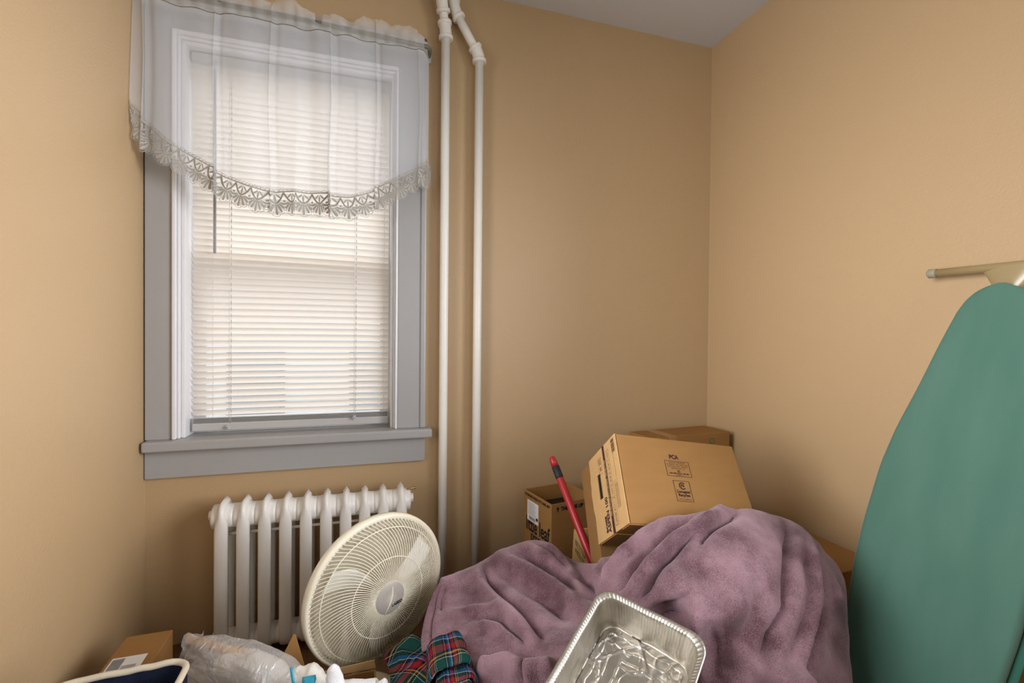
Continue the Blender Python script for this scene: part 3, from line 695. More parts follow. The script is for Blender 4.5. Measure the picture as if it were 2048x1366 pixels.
# small open box with green print, front rim sloping
bx, by, bz = unit(.985, -.02, -.03), unit(.06, .985, .17), unit(.03, .17, -.985)
BO = V(.779, 1.520, .405)
bet, Mb = frame_box('cardboard_box', BO, bx, by, bz, .135, .185, .36, M['card_light'], 'small open box with green printing, between the lettuce carton and the tilted cartons', lid='open', group='cartons in the corner')
b = MB(); b.box((.006, .006, .05), (.129, .179, .25), .004, Mb); b.build('dark_fill', M['black'], bet)  # solid black block put in to make the box dark inside
pb = Print(BO, -by, -bz, lift=.001)
pb.text('BETTER', -.105, -.040, .032, width=.11); pb.text('WITH THE', -.098, -.072, .032, width=.12); pb.text('TOP', -.075, -.105, .032, width=.05); pb.build('printed_lettering', M['ink_green'], bet)
# carton lying in the corner on the big box
kx, ky = unit(1, .09, 0), unit(-.09, 1, 0)
back, Mk = frame_box('cardboard_box', V(1.232, 1.838, .742), kx, ky, V(0,0,-1), .472, .165, .328, M['card'], 'closed carton in the corner of the room, behind the printed paper carton', group='cartons in the corner')
b = MB(); b.box((.10, -.001, .270), (.145, .166, .3295), .0008, Mk); b.build('packing_tape', M['tape'], back)
pk = Print(V(1.232, 1.838, .742), kx, V(0,0,1)); pk.frame(.345, -.050, .372, -.024, .003); pk.build('printed_lettering', M['ink_green'], back)
# big carton along the right wall
gx, gy = unit(1, .05, 0), unit(-.02, 1, 0)
big, Mg = frame_box('cardboard_box', V(1.325, 1.165, .412), gx, gy, V(0,0,-1),   .405, .85, .412, M['card'], 'large closed carton along the right wall, between the blanket mound and the ironing board', group='cartons in the corner')

# ------------------------------------------------------------------ mop or broom handle
mp = empty('broom_handle', (.856, 1.233, 0), 'red plastic broom handle with a black grip collar, leaning among the boxes', 'broom handle')
T0, T1 = V(.695, 1.70, .722), V(.858, 1.233, 0.0); dm = (T1-T0)
b = MB(); b.tube([T0+dm*t for t in (.085, .088, .5, 1)], [.0125, .0140, .0145, .0145], 20); b.build('pole', M['red'], mp)
b = MB(); b.tube([T0+dm*t for t in (.034, .036, .082, .088)], [.0130, .0152, .0152, .0148], 20); b.build('grip_collar', M['rubber'], mp)
b = MB(); b.tube([T0+dm*t for t in (-.012, -.008, 0, .012, .036)], [.004, .0095, .0125, .0138, .0138], 20); b.build('end_cap', M['red'], mp)

# ------------------------------------------------------------------ ironing board standing on its tail against the right wall
ib = empty('ironing_board', (1.40, .90, 0), 'ironing board with a teal cover standing upright against the right wall', 'ironing board')
n0, n1 = V(1.358, .916, .02), V(1.663, .838, 1.358)        # tail centre, nose tip
bu = (n1-n0).normalized(); bl_ = (n1-n0).length; bw = V(0,1,0); bw = (bw-bu*bw.dot(bu)).normalized(); bn = bu.cross(bw).normalized()
if bn.x > 0: bn = -bn
def half(t):
    """half width of the board at t (0 tail .. 1 nose), far side"""
    pts = [(0, .13), (.02, .160), (.06, .175), (.15, .184), (.24, .189), (.36, .202), (.455, .202), (.586, .193), (.673, .174), (.773, .141), (.876, .111), (.939, .089), (.965, .074), (.982, .056), (.993, .035), (.998, .018), (1.0, .0)]
    k = .02 if .06 < t < .93 else .004
    return float(np.mean(np.interp(np.clip(np.linspace(t-k, t+k, 9), 0, 1), [p[0] for p in pts], [p[1] for p in pts])))
ts = np.concatenate([np.linspace(0, .9, 40), np.linspace(.91, 1, 24)])
P = []
for t in ts:
    h = half(t); row = []
    for s, d in ((-1.0, -.036), (-1.02, -.026), (-1.02, -.010), (-.985, -.002), (-.93, 0), (-.6, .001), (-.2, .0016), (.2, .0016), (.6, .001), (.93, 0), (.985, -.002), (1.02, -.010), (1.02, -.026), (1.0, -.036)):
        row.append(tuple(n0+bu*bl_*t+bw*(h*s*(1 if s > 0 else .90+.1*max(0, (t-.6)/.4)))+bn*d))
    P.append(row)
b = MB(); b.grid(np.array(P)); b.build('cover', M['teal'], ib)
b = MB(); P2 = []
for t in ts[1:-1]:
    h = half(t); wv = .004*math.sin(t*190)+.003*math.sin(t*83)
    P2.append([tuple(n0+bu*bl_*t+bw*(h*s*1.005+0)+bn*d) for s, d in ((-1.0, -.034), (-.97+wv*3, -.040-wv), (-.80+wv*5, -.042-wv))])
b.grid(np.array(P2))
P2 = [[(tuple(2*(n0+bu*bl_*t+bn*Vector(p).dot(bn)*0)-Vector(p)) if False else tuple(Vector(p)+bw*(-2*bw.dot(Vector(p)-(n0+bu*bl_*t))))) for p in r] for r, t in zip(P2, ts[1:-1])]
b.grid(np.array(P2)); b.build('cover_hem', M['teal_dark'], ib, recalc=False)
b = MB(); P3 = [[tuple(n0+bu*bl_*t+bw*(half(t)*s*.9)+bn*-.037) for s in (-1, 0, 1)] for t in ts]
b.grid(np.array(P3)); b.build('metal_top', M['tan_metal'], ib, solid=.004, off=0)
# folded legs: foot tube across the nose, joined by a flattened bracket to the leg behind the board
TZ = V(1.712, .838, 1.4065); tdir = V(-.02, 1.0, .012).normalized()
b = MB(); b.tube([TZ-tdir*.20, TZ-tdir*.02, TZ+tdir*.195], .0125, 20); b.build('foot_tube', M['tan_metal'], ib)
for s in (-1, 1):
    b = MB(); e = TZ+tdir*.195*s; b.tube([e-tdir*.014*s, e-tdir*.012*s, e+tdir*.006*s, e+tdir*.010*s], [.0136, .0145, .0145, .010], 20); b.build('rubber_cap', M['grey_cap'], ib)
b = MB(); lp = V(1.700, .845, 1.30)
P4 = []
for t in np.linspace(0, 1, 12):
    c = TZ.lerp(lp, t); wd = .052*(1-t)**1.6+.021; th_ = .0135+.004*t
    P4.append([tuple(c+V(0,1,0)*wd*math.cos(w)+V(1,0,0)*th_*math.sin(w)) for w in np.linspace(0, 2*math.pi, 21)])
b.grid(np.array(P4)); b.build('leg_bracket', M['tan_metal'], ib)
b = MB(); b.tube([V(1.700, .845, 1.31), V(1.664, .86, 1.05), V(1.50, .89, .25)], .0155, 16); b.build('leg', M['tan_metal'], ib)

BLANKET_GRID = [
 [(245,1580,214),(235,1520,374),(225,1450,434),(178,1380,394),(156,1320,361),(151,1250,351),(153,1180,321),(153,1150,221),(143,1090,20)],
 [(339,1630,211),(329,1570,371),(319,1500,431),(252,1400,401),(224,1280,384),(214,1180,379),(212,1100,354),(212,1070,254),(202,1010,20)],
 [(457,1630,255),(447,1570,415),(437,1500,475),(377,1400,428),(328,1270,410),(298,1150,401),(285,1050,368),(280,1000,268),(275,960,20)],
 [(596,1630,267),(586,1570,427),(576,1500,487),(497,1370,457),(440,1230,435),(394,1100,421),(366,1000,387),(361,950,287),(356,910,20)],
 [(676,1480,256),(666,1450,406),(656,1400,456),(593,1300,447),(527,1170,441),(469,1040,440),(441,960,401),(436,910,301),(431,870,20)],
 [(725,1315,318),(720,1300,458),(715,1270,518),(643,1160,514),(597,1090,475),(553,1020,437),(511,940,400),(506,890,300),(501,850,20)],
 [(793,1215,442),(788,1200,582),(783,1170,642),(716,1090,590),(669,1040,530),(645,1000,444),(614,940,377),(609,890,277),(604,850,20)],
 [(932,1175,487),(927,1160,627),(922,1130,687),(835,1050,633),(781,1000,559),(760,970,454),(737,930,354),(732,880,254),(727,840,20)],
 [(1102,1165,487),(1097,1150,627),(1092,1120,687),(960,1000,652),(880,930,581),(853,900,481),(834,870,377),(829,820,277),(824,780,20)],
 [(1254,1160,430),(1254,1140,570),(1254,1110,630),(1132,1000,589),(1046,930,530),(1003,890,447),(980,860,350),(975,810,250),(970,770,20)],
 [(1340,1130,346),(1340,1110,486),(1340,1080,546),(1252,1000,509),(1191,950,455),(1155,920,386),(1129,890,296),(1124,840,196),(1119,800,20)],
 [(1398,1120,241),(1398,1100,381),(1398,1070,441),(1352,1020,403),(1307,980,347),(1272,950,303),(1247,920,248),(1242,870,148),(1237,830,20)],
 [(1348,1150,81),(1348,1130,221),(1348,1100,281),(1302,1050,243),(1257,1010,187),(1222,980,143),(1197,950,88),(1212,900,148),(1207,860,20)],
]
BLANKET_FOLDS = [
 ([(364,1476,449),(363,1422,430),(374,1371,424),(390,1299,426),(405,1241,428),(412,1193,428),(426,1148,431),(426,1091,431)],-14,10),
 ([(348,1476,443),(346,1423,426),(355,1366,419),(371,1296,421),(387,1240,424),(396,1192,425),(409,1140,427)],14,20),
 ([(429,1499,473),(449,1442,461),(481,1387,456),(502,1340,453),(532,1293,444),(550,1245,441),(560,1184,449),(565,1122,456)],20,24),
 ([(398,1474,461),(419,1410,442),(444,1346,443),(464,1289,444),(494,1244,440),(509,1191,438),(518,1130,443)],-12,18),
 ([(519,1494,487),(544,1442,478),(567,1405,466),(583,1370,453),(602,1325,448),(600,1244,459),(596,1176,471)],14,18),
 ([(499,1461,477),(515,1413,468),(548,1375,458),(576,1343,448),(591,1292,447),(589,1225,457)],-16,12),
 ([(574,1492,487),(595,1448,475),(614,1403,460),(623,1343,454),(614,1253,465),(606,1164,481)],12,14),
 ([(631,1311,461),(630,1278,468),(620,1232,475),(612,1189,481),(606,1151,483)],-30,25),
 ([(235,1339,391),(280,1315,400),(320,1291,409),(353,1268,416),(376,1209,421),(390,1151,423),(403,1101,424),(415,1058,425)],14,20),
 ([(293,1249,402),(316,1223,407),(338,1192,413),(352,1154,415),(366,1123,416),(371,1090,413)],12,16),
 ([(309,1255,405),(334,1233,411),(359,1208,417),(365,1172,418),(377,1133,419),(389,1102,420)],-12,10),
 ([(263,1100,383),(284,1090,387),(308,1083,393),(332,1069,399),(347,1047,399),(361,1026,398)],30,22),
 ([(361,1026,398),(379,1022,404),(396,1017,410),(410,1006,414),(427,1001,420)],30,22),
 ([(296,1130,398),(300,1120,398),(305,1111,398),(304,1105,397),(309,1089,395)],-14,12),
 ([(222,1439,432),(206,1407,408),(191,1365,387),(180,1322,373),(173,1270,365),(171,1215,359)],-8,6),
 ([(241,1445,427),(234,1428,414),(223,1412,405),(219,1389,396),(211,1366,390)],-7,8),
 ([(862,1152,671),(816,1176,637),(751,1161,619),(719,1190,570),(674,1175,534),(628,1158,502)],18,16),
 ([(882,1118,678),(819,1115,657),(768,1119,632),(724,1105,599),(684,1099,564),(646,1102,526)],-22,11),
 ([(943,1107,687),(865,1092,664),(803,1088,639),(749,1076,607),(698,1066,570),(657,1069,534)],18,16),
 ([(895,1097,675),(839,1079,649),(790,1064,621),(745,1052,591),(703,1041,558),(667,1043,531)],-18,12),
 ([(1076,1141,675),(994,1087,687),(948,1079,680),(915,1072,671),(877,1060,655),(856,1042,639)],-14,12),
 ([(1012,1129,692),(1004,1144,675),(948,1101,686),(915,1093,678)],12,14),
 ([(732,1060,589),(750,1027,571),(770,1004,554),(782,983,531),(789,966,504),(789,951,468)],28,40),
 ([(787,976,527),(783,969,495),(778,961,464),(777,947,436),(772,939,412),(765,928,382)],14,18),
 ([(807,950,517),(803,943,486),(802,929,458),(796,920,427),(791,913,403)],-12,14),
 ([(723,1288,499),(677,1233,513),(656,1230,501),(636,1213,492),(618,1185,487)],12,18),
 ([(729,1015,541),(732,1007,526),(737,1000,509),(742,992,492)],-36,42),
 ([(1207,1097,644),(1104,1005,609),(1037,950,570),(1007,916,520),(942,894,482),(897,880,438)],-14,14),
 ([(1276,1126,606),(1137,1006,594),(1081,953,551),(1026,915,507),(972,892,467),(925,875,420)],10,16),
 ([(1261,1075,602),(1189,1005,564),(1139,957,523),(1075,918,482),(1021,891,441),(976,874,401)],16,18),
 ([(1285,1060,572),(1234,1003,531),(1186,958,484),(1130,924,441),(1066,894,401),(1022,873,362)],-16,12),
 ([(1291,1023,513),(1256,987,478),(1364,1064,353),(1331,1045,305),(1300,1029,258)],12,16),
 ([(948,932,579),(915,913,549),(905,902,515),(870,899,491),(839,899,462)],-12,26),
 ([(824,934,524),(826,922,495),(820,914,464),(813,905,434),(803,903,408)],-12,22),
 ([(892,874,414),(923,872,408),(954,872,401),(984,872,386),(1012,872,366)],30,22),
 ([(936,993,647),(924,972,632),(929,956,617),(926,943,602)],-6,30),
]
# ------------------------------------------------------------------ purple fleece blanket heaped over the boxes
def cr(p0, p1, p2, p3, t): return .5*((2*p1)+(-p0+p2)*t+(2*p0-5*p1+4*p2-p3)*t*t+(-p0+3*p1-3*p2+p3)*t**3)
def catmull(A, n, axis):
    A = np.moveaxis(np.asarray(A, float), axis, 0); m = len(A); out = []
    for t in np.linspace(0, m-1-1e-9, n):
        i = int(t); g = lambda j: A[min(max(j, 0), m-1)]
        out.append(cr(g(i-1), g(i), g(i+1), g(i+2), t-i))
    return np.moveaxis(np.array(out), 0, axis)
def surf_normals(S):
    du = np.gradient(S, axis=0); dv = np.gradient(S, axis=1); n = np.cross(du, dv)
    return n/(np.linalg.norm(n, axis=2, keepdims=True)+1e-9)
def smooth2(S, k):
    for _ in range(k):
        T = S.copy(); T[1:-1] = (S[:-2]+2*S[1:-1]+S[2:])/4; S = T.copy(); T[:, 1:-1] = (S[:, :-2]+2*S[:, 1:-1]+S[:, 2:])/4; S = T
    return S
def fbm(p, s, seed=0.0, oct_=3):
    return noise.fractal(Vector((p[0]*s+seed, p[1]*s-seed, p[2]*s+2*seed)), 1.0, 2.0, oct_)
S = catmull(catmull(np.array(BLANKET_GRID)/1000., 330, 0), 260, 1)
S = smooth2(S, 10)
Nn = surf_normals(S)
if Nn[150, 110].dot(np.array([-.3, -.8, .5])) < 0: Nn = -Nn
disp = np.zeros(S.shape[:2])
for pts, a, w in BLANKET_FOLDS:
    pts = np.array(pts)/1000.; a, w = a/1000., w/1000.
    best = np.full(S.shape[:2], 9.0); tt = np.zeros(S.shape[:2]); m = len(pts)-1
    for i in range(m):
        p, q = pts[i], pts[i+1]; d = q-p; L2 = d@d+1e-9
        t = np.clip(((S-p)@d)/L2, 0, 1); r = np.linalg.norm(S-(p+t[..., None]*d), axis=2)
        k = r < best; best = np.where(k, r, best); tt = np.where(k, (i+t)/m, tt)
    taper = np.clip(np.minimum(tt, 1-tt)*5+.25, 0, 1)
    disp += a*1.6*taper*np.exp(-(best/w)**2)
und = np.array([[fbm(S[i, j], 7, 3.1)*.006+fbm(S[i, j], 19, 1.7)*.0022 for j in range(S.shape[1])] for i in range(S.shape[0])])
S2 = S+Nn*(disp+und)[..., None]
S2[..., 2] = np.maximum(S2[..., 2], .012)
bk = empty('blanket', (.75, 1.1, 0), 'mauve fleece blanket heaped in two mounds over the boxes', 'blanket')
m = mat('mauve_fleece', (.21, .118, .132), .95, .05, bump=.6, bump_scale=380, sheen=.5)
_N, _L = m.node_tree.nodes, m.node_tree.links; _b = _N['Principled BSDF']; _b.inputs['Sheen Tint'].default_value = (.85, .70, .74, 1)
_tc = _N.new('ShaderNodeTexCoord'); _n1 = _N.new('ShaderNodeTexNoise'); _n1.inputs['Scale'].default_value = 9; _n1.inputs['Detail'].default_value = 6
_n2 = _N.new('ShaderNodeTexNoise'); _n2.inputs['Scale'].default_value = 330; _n2.inputs['Detail'].default_value = 2
for q in (_n1, _n2): _L.new(_tc.outputs['Object'], q.inputs['Vector'])
_a1 = _N.new('ShaderNodeMath'); _a1.operation = 'MULTIPLY_ADD'; _a1.inputs[1].default_value = 1.7; _a1.inputs[2].default_value = -.35; _L.new(_n1.outputs[0], _a1.inputs[0])
_a = _N.new('ShaderNodeMath'); _a.operation = 'MULTIPLY_ADD'; _a.inputs[1].default_value = .75; _L.new(_n2.outputs[0], _a.inputs[0]); _L.new(_a1.outputs[0], _a.inputs[2])
_r = _N.new('ShaderNodeMapRange'); _r.inputs[1].default_value = .62; _r.inputs[2].default_value = 1.12; _L.new(_a.outputs[0], _r.inputs[0])
_x = _N.new('ShaderNodeMix'); _x.data_type = 'RGBA'; _x.inputs[6].default_value = (.105, .052, .060, 1); _x.inputs[7].default_value = (.30, .180, .205, 1)
_L.new(_r.outputs[0], _x.inputs[0]); _L.new(_x.outputs[2], _b.inputs['Base Color'])
M['fleece'] = m
b = MB(); b.grid(S2); b.build('fleece', M['fleece'], bk, solid=.006, off=-1, recalc=False)
b = MB(); e = S2[1, 60:210]; b.tube([tuple(p) for p in e[::3]], .0062, 8); b.build('hem', M['fleece'], bk)

# ------------------------------------------------------------------ foil roasting pan lying on the blanket
px_, py_ = unit(.604, -.78, -.162), unit(-.763, -.508, -.399); pz_ = px_.cross(py_).normalized(); py_ = pz_.cross(px_).normalized()
PO = V(.56, 1.035, .58); PW, PL, PD = .25, .335, .090
pan = empty('foil_pan', PO+px_*PW/2+py_*PL/2+pz_*PD, 'crumpled aluminium foil roasting pan resting on the mauve blanket', 'roasting pan')
def rr(w, l, r, n=10):
    """rounded rectangle outline, origin in its centre"""
    out = []
    for cx, cy, a0 in ((w/2-r, l/2-r, 0), (-w/2+r, l/2-r, 90), (-w/2+r, -l/2+r, 180), (w/2-r, -l/2+r, 270)):
        for k in range(n):
            a = math.radians(a0+90*k/(n-1)); out.append((cx+r*math.cos(a), cy+r*math.sin(a)))
    res = []
    for i in range(len(out)):
        (x0, y0), (x1, y1) = out[i], out[(i+1) % len(out)]; d = math.hypot(x1-x0, y1-y0); k = max(1, int(d/.0025))
        for j in range(k): res.append((x0+(x1-x0)*j/k, y0+(y1-y0)*j/k))
    return res
def PP(x, y, d): return PO+px_*(PW/2+x)+py_*(PL/2+y)+pz_*d
base = rr(PW, PL, .040); nb = len(base)
def ring(inset, d, crimp=0, wob=0, r=.04):
    o = []
    for i, (x, y) in enumerate(base):
        L = math.hypot(x, y); ux, uy = x/(PW/2), y/(PL/2)
        sx, sy_ = (PW/2-inset)/(PW/2), (PL/2-inset)/(PL/2)
        c = crimp*math.sin(i*2.1)
        w = wob*noise.noise(V(x*22, y*22, d*60))
        o.append(PP(x*sx+w+c*ux*.4, y*sy_+w+c*uy*.4, d+c+w*.5 - .004*noise.noise(V(x*9, y*9, 3.0))))
    return o
rings = [ring(.001, .0035), ring(-.0035, .002, .0003), ring(-.0042, -.001, .0003), ring(-.001, -.003, .0004), ring(.0025, -.0006, .0009), ring(.0065, .0006, .0010), ring(.0092, .0030, .0009), ring(.0105, .007, .0008, .0006)]
for k in range(1, 11): rings.append(ring(.0105+.0105*k/10, .007+(PD-.007)*k/10-(.002 if k == 10 else 0), .0009*(1-k/14), .0016+.0028*k/10))
b = MB(); P = np.array([[tuple(p) for p in r] for r in rings]); b.grid(np.concatenate([P, P[:, :1]], 1))
fl = []                                                    # pressed floor: scalloped embossed lines, round corner bosses, dents
last = [((x*(PW/2-.021)/(PW/2)), (y*(PL/2-.021)/(PL/2))) for x, y in base]
hx, hy = PW/2-.021, PL/2-.021
def emboss(x, y):
    e = min(hx-abs(x), hy-abs(y)); s_ = x*1.0+y*1.0; h = 0
    along = y if hx-abs(x) < hy-abs(y) else x
    for inset, amp, per in ((.014, .0045, .052), (.036, .0050, .07), (.064, .0030, .09)):
        c = inset+amp*abs(math.sin(along/per*math.pi)); h += .0026*math.exp(-((e-c)/.0016)**2)
    for sx in (-1, 1):
        for sy in (-1, 1):
            r = math.hypot(x-sx*(hx-.027), y-sy*(hy-.030)); h += .0024*math.exp(-((r-.013)/.0016)**2)
    return h
for k in range(0, 82):
    f = 1-k/81; row = []
    for x, y in last:
        xx, yy = x*f, y*f
        dent = .0032*noise.noise(V(xx*15, yy*15, 1.3))+.0012*noise.noise(V(xx*55, yy*55, 5))
        ridge = .0030*max(0, 1-abs(noise.noise(V(xx*14+4, yy*14, 2)))*16)+.0016*max(0, 1-abs(noise.noise(V(xx*30, yy*30+3, 7)))*9)
        row.append(tuple(PP(xx, yy, PD-.002-(emboss(xx, yy)+dent+ridge)*min(1, k/6))))
    fl.append([tuple(p) for p in rings[-1]] if k == 0 else row)
P = np.array(fl); b.grid(np.concatenate([P, P[:, :1]], 1))
bmesh.ops.remove_doubles(b.bm, verts=b.bm.verts[:], dist=2e-4)
b.build('foil_tray', M['foil'], pan, solid=.0006, off=0)

# ------------------------------------------------------------------ plaid flannel between fan and blanket
def tartan():
    m = bpy.data.materials.new('tartan_flannel'); m.use_nodes = True; nt = m.node_tree; N = nt.nodes; L = nt.links
    bs = N['Principled BSDF']; bs.inputs['Roughness'].default_value = .95; bs.inputs['Specular IOR Level'].default_value = .1
    uv = N.new('ShaderNodeTexCoord'); sp = N.new('ShaderNodeSeparateXYZ'); L.new(uv.outputs['UV'], sp.inputs[0])
    def stripes(src, shift):
        a = N.new('ShaderNodeMath'); a.operation = 'MULTIPLY_ADD'; a.inputs[1].default_value = 7.2; a.inputs[2].default_value = shift; L.new(src, a.inputs[0])
        f = N.new('ShaderNodeMath'); f.operation = 'FRACT'; L.new(a.outputs[0], f.inputs[0])
        r = N.new('ShaderNodeValToRGB'); r.color_ramp.interpolation = 'CONSTANT'; e = r.color_ramp.elements
        cols = [(0, (.008, .052, .042)), (.20, (.008, .010, .014)), (.27, (.50, .49, .44)), (.285, (.008, .010, .014)), (.38, (.012, .075, .22)), (.46, (.50, .49, .44)), (.475, (.008, .010, .014)),
                (.56, (.24, .012, .020)), (.70, (.008, .010, .014)), (.76, (.42, .24, .06)), (.79, (.008, .010, .014)), (.84, (.50, .49, .44)), (.855, (.008, .052, .042))]
        e[0].position, e[0].color = 0, (*cols[0][1], 1); e[1].position, e[1].color = cols[1][0], (*cols[1][1], 1)
        for p, c in cols[2:]: q = e.new(p); q.color = (*c, 1)
        L.new(f.outputs[0], r.inputs[0]); return r.outputs[0]
    A, B = stripes(sp.outputs[0], .1), stripes(sp.outputs[1], .45)
    s = N.new('ShaderNodeMath'); s.operation = 'ADD'; L.new(sp.outputs[0], s.inputs[0]); L.new(sp.outputs[1], s.inputs[1])
    k = N.new('ShaderNodeMath'); k.operation = 'MULTIPLY'; k.inputs[1].default_value = 210; L.new(s.outputs[0], k.inputs[0])
    f = N.new('ShaderNodeMath'); f.operation = 'FRACT'; L.new(k.outputs[0], f.inputs[0])
    g = N.new('ShaderNodeMath'); g.operation = 'GREATER_THAN'; g.inputs[1].default_value = .5; L.new(f.outputs[0], g.inputs[0])
    x = N.new('ShaderNodeMix'); x.data_type = 'RGBA'; L.new(g.outputs[0], x.inputs[0]); L.new(A, x.inputs[6]); L.new(B, x.inputs[7]); L.new(x.outputs[2], bs.inputs['Base Color'])
    n = N.new('ShaderNodeTexNoise'); n.inputs['Scale'].default_value = 350; bp = N.new('ShaderNodeBump'); bp.inputs['Strength'].default_value = .3; bp.inputs['Distance'].default_value = .003
    L.new(uv.outputs['Object'], n.inputs['Vector']); L.new(n.outputs[0], bp.inputs['Height']); L.new(bp.outputs[0], bs.inputs['Normal'])
    return m
M['tartan'] = tartan()
pd = empty('plaid_flannel', (.13, 1.2, .25), 'green, red and black tartan flannel bunched up between the fan and the mauve blanket', 'flannel cloth')
def cloth_patch(name, grid, nu, nv, uvs, rot=0, wr=.004, seed=0, mb=None):
    P = catmull(catmull(np.array(grid, float), nu, 0), nv, 1); n = surf_normals(P)
    for i in range(nu):
        for j in range(nv): P[i, j] += n[i, j]*(fbm(P[i, j], 16, seed)*wr)
    c, s = math.cos(rot), math.sin(rot)
    du = np.linalg.norm(np.diff(P, axis=0), axis=2).mean(1).sum(); dv = np.linalg.norm(np.diff(P, axis=1), axis=2).mean(0).sum()
    def uv(i, j):
        u, v = i/(nu-1)*du, j/(nv-1)*dv; return (u*c-v*s+uvs[0], u*s+v*c+uvs[1])
    b = MB(); b.grid(P, uv=uv); return b
flat = [[(0.047, 1.335, .315), (0.087, 1.345, .335), (0.130, 1.350, .352), (0.172, 1.320, .345), (0.197, 1.29, .335)],
        [(0.057, 1.285, .318), (0.094, 1.290, .345), (0.132, 1.285, .348), (0.167, 1.265, .362), (0.192, 1.245, .355)],
        [(0.062, 1.225, .325), (0.097, 1.225, .342), (0.132, 1.220, .362), (0.162, 1.205, .365), (0.187, 1.19, .370)],
        [(0.057, 1.170, .325), (0.092, 1.165, .345), (0.127, 1.160, .352), (0.157, 1.150, .362), (0.182, 1.14, .370)],
        [(0.052, 1.120, .270), (0.090, 1.112, .285), (0.124, 1.108, .292), (0.154, 1.10, .300), (0.182, 1.09, .310)],
        [(0.050, 1.100, .180), (0.088, 1.092, .19), (0.122, 1.088, .195), (0.152, 1.08, .20), (0.180, 1.07, .21)]]
cloth_patch('flat', flat, 70, 60, (0, 0), rot=.75, wr=.008, seed=2).build('flannel_fold', M['tartan'], pd, solid=.004, off=-1, recalc=False)
def arch(y0, y1, rx, rz, cx, cz, tilt, n=9, base=.20):
    g = []
    for y, k in ((y1, .86), ((y0+y1)/2, .97), (y0, 1.0), (y0-.012, .93)):
        row = [(cx-rx*k*1.05+(y-y0)*tilt, y, base)]
        for i in range(n):
            w = math.pi*(1-i/(n-1)); row.append((cx+rx*k*math.cos(w)+(y-y0)*tilt, y+.01*math.sin(w*3), cz+rz*k*math.sin(w)*(1+.06*math.sin(w*2.3))))
        row.append((cx+rx*k*1.05+(y-y0)*tilt, y, base+.03)); g.append(row)
    return g
cloth_patch('roll', arch(1.09, 1.21, .058, .072, .196, .372, .05), 50, 90, (.31, .02), rot=.02, wr=.006, seed=5).build('flannel_fold', M['tartan'], pd, solid=.004, off=-1, recalc=False)
cloth_patch('roll', arch(1.055, 1.13, .047, .052, .205, .376, .03), 40, 80, (.155, .09), rot=.06, wr=.006, seed=8).build('flannel_fold', M['tartan'], pd, solid=.004, off=-1, recalc=False)
cloth_patch('roll', arch(1.030, 1.08, .033, .036, .203, .388, .02), 30, 60, (.0, .02), rot=.04, wr=.004, seed=9).build('flannel_fold', M['tartan'], pd, solid=.004, off=-1, recalc=False)
# ------------------------------------------------------------------ open carton under the bag
ob = empty('cardboard_box', (-.06, 1.30, 0), 'open carton in front of the fan, its flaps standing up beside the plastic bag', 'box')
OX0, OX1, OY0, OY1, OH = -.27, .03, 1.10, 1.378, .25
b = MB()
for lo, hi in (((OX0,OY0,0),(OX1,OY0+.005,OH)), ((OX0,OY1-.005,0),(OX1,OY1,OH)), ((OX0,OY0+.005,0),(OX0+.005,OY1-.005,OH)), ((OX1-.005,OY0+.005,0),(OX1,OY1-.005,OH)), ((OX0+.005,OY0+.005,0),(OX1-.005,OY1-.005,.005))): b.box(lo, hi)
b.build('body', M['card'], ob)
b = MB(); b.prism([(-.238, OH-.002), (-.150, OH-.002), (-.158, .297), (-.180, .383), (-.186, .385), (-.208, .340), (-.234, .300)], (0, OY1-.004, 0), (1,0,0), (0,.02,1), (0,.004,0)); b.build('flap', M['card'], ob)
b = MB(); b.prism([(-.110, OH-.002), (OX1, OH-.002), (OX1-.004, OH+.020), (-.106, OH+.014)], (0, OY1-.004, 0), (1,0,0), (0,.05,1), (0,.004,0)); b.build('flap', M['card_light'], ob)
b = MB(); b.box((OX0+.007, OY0+.007, .01), (OX1-.007, OY1-.007, .20), .02); b.build('dark_fill', M['card_dark'], ob)  # solid dark block filling the carton below its rim

# ------------------------------------------------------------------ plastic bag with its contents
def blob_tube(path, ra, rb, nu, nv, up=V(0,0,1), lump=.0, scale=20, seed=0, pinch=True, crease=0, long=False):
    path = catmull(np.array([tuple(p) for p in path]), nu, 0); A = np.interp(np.linspace(0, 1, nu), np.linspace(0, 1, len(ra)), ra); B = np.interp(np.linspace(0, 1, nu), np.linspace(0, 1, len(rb)), rb)
    P = np.zeros((nu, nv, 3))
    for i in range(nu):
        t = Vector(path[min(i+1, nu-1)]-path[max(i-1, 0)]).normalized(); s = up.cross(t).normalized(); u2 = t.cross(s)
        for j in range(nv):
            w = 2*math.pi*j/nv; d = s*math.cos(w)*A[i]+u2*math.sin(w)*B[i]; p = Vector(path[i])+d
            k = 1+lump*fbm(p, scale, seed, 4)
            if long:                                     # wrinkles running lengthwise
                k += crease*.55*(abs(noise.noise(V(math.cos(w)*3.2+seed, math.sin(w)*3.2, i/nu*4.0)))**.6-.4)+crease*.3*(abs(noise.noise(V(math.cos(w)*7+seed, math.sin(w)*7, i/nu*9)))**.6-.4)
            elif crease: k += crease*(abs(noise.noise(p*scale*1.3+V(seed, 0, 0)))**.7-.35)
            P[i, j] = Vector(path[i])+d*k
    return P
def closed_tube(P):
    b = MB(); b.grid(np.concatenate([P, P[:, :1]], 1))
    for k, o in ((0, 1), (-1, -1)): b.faces([Vector(p) for p in (P[k] if o < 0 else P[k][::-1])], [tuple(range(P.shape[1]))], True)
    bmesh.ops.remove_doubles(b.bm, verts=b.bm.verts[:], dist=1e-6); return b
pg = empty('plastic_bag', (-.30, 1.28, .29), 'frosted plastic bag with white foam and a tan tube inside, in front of the radiator', 'bag')
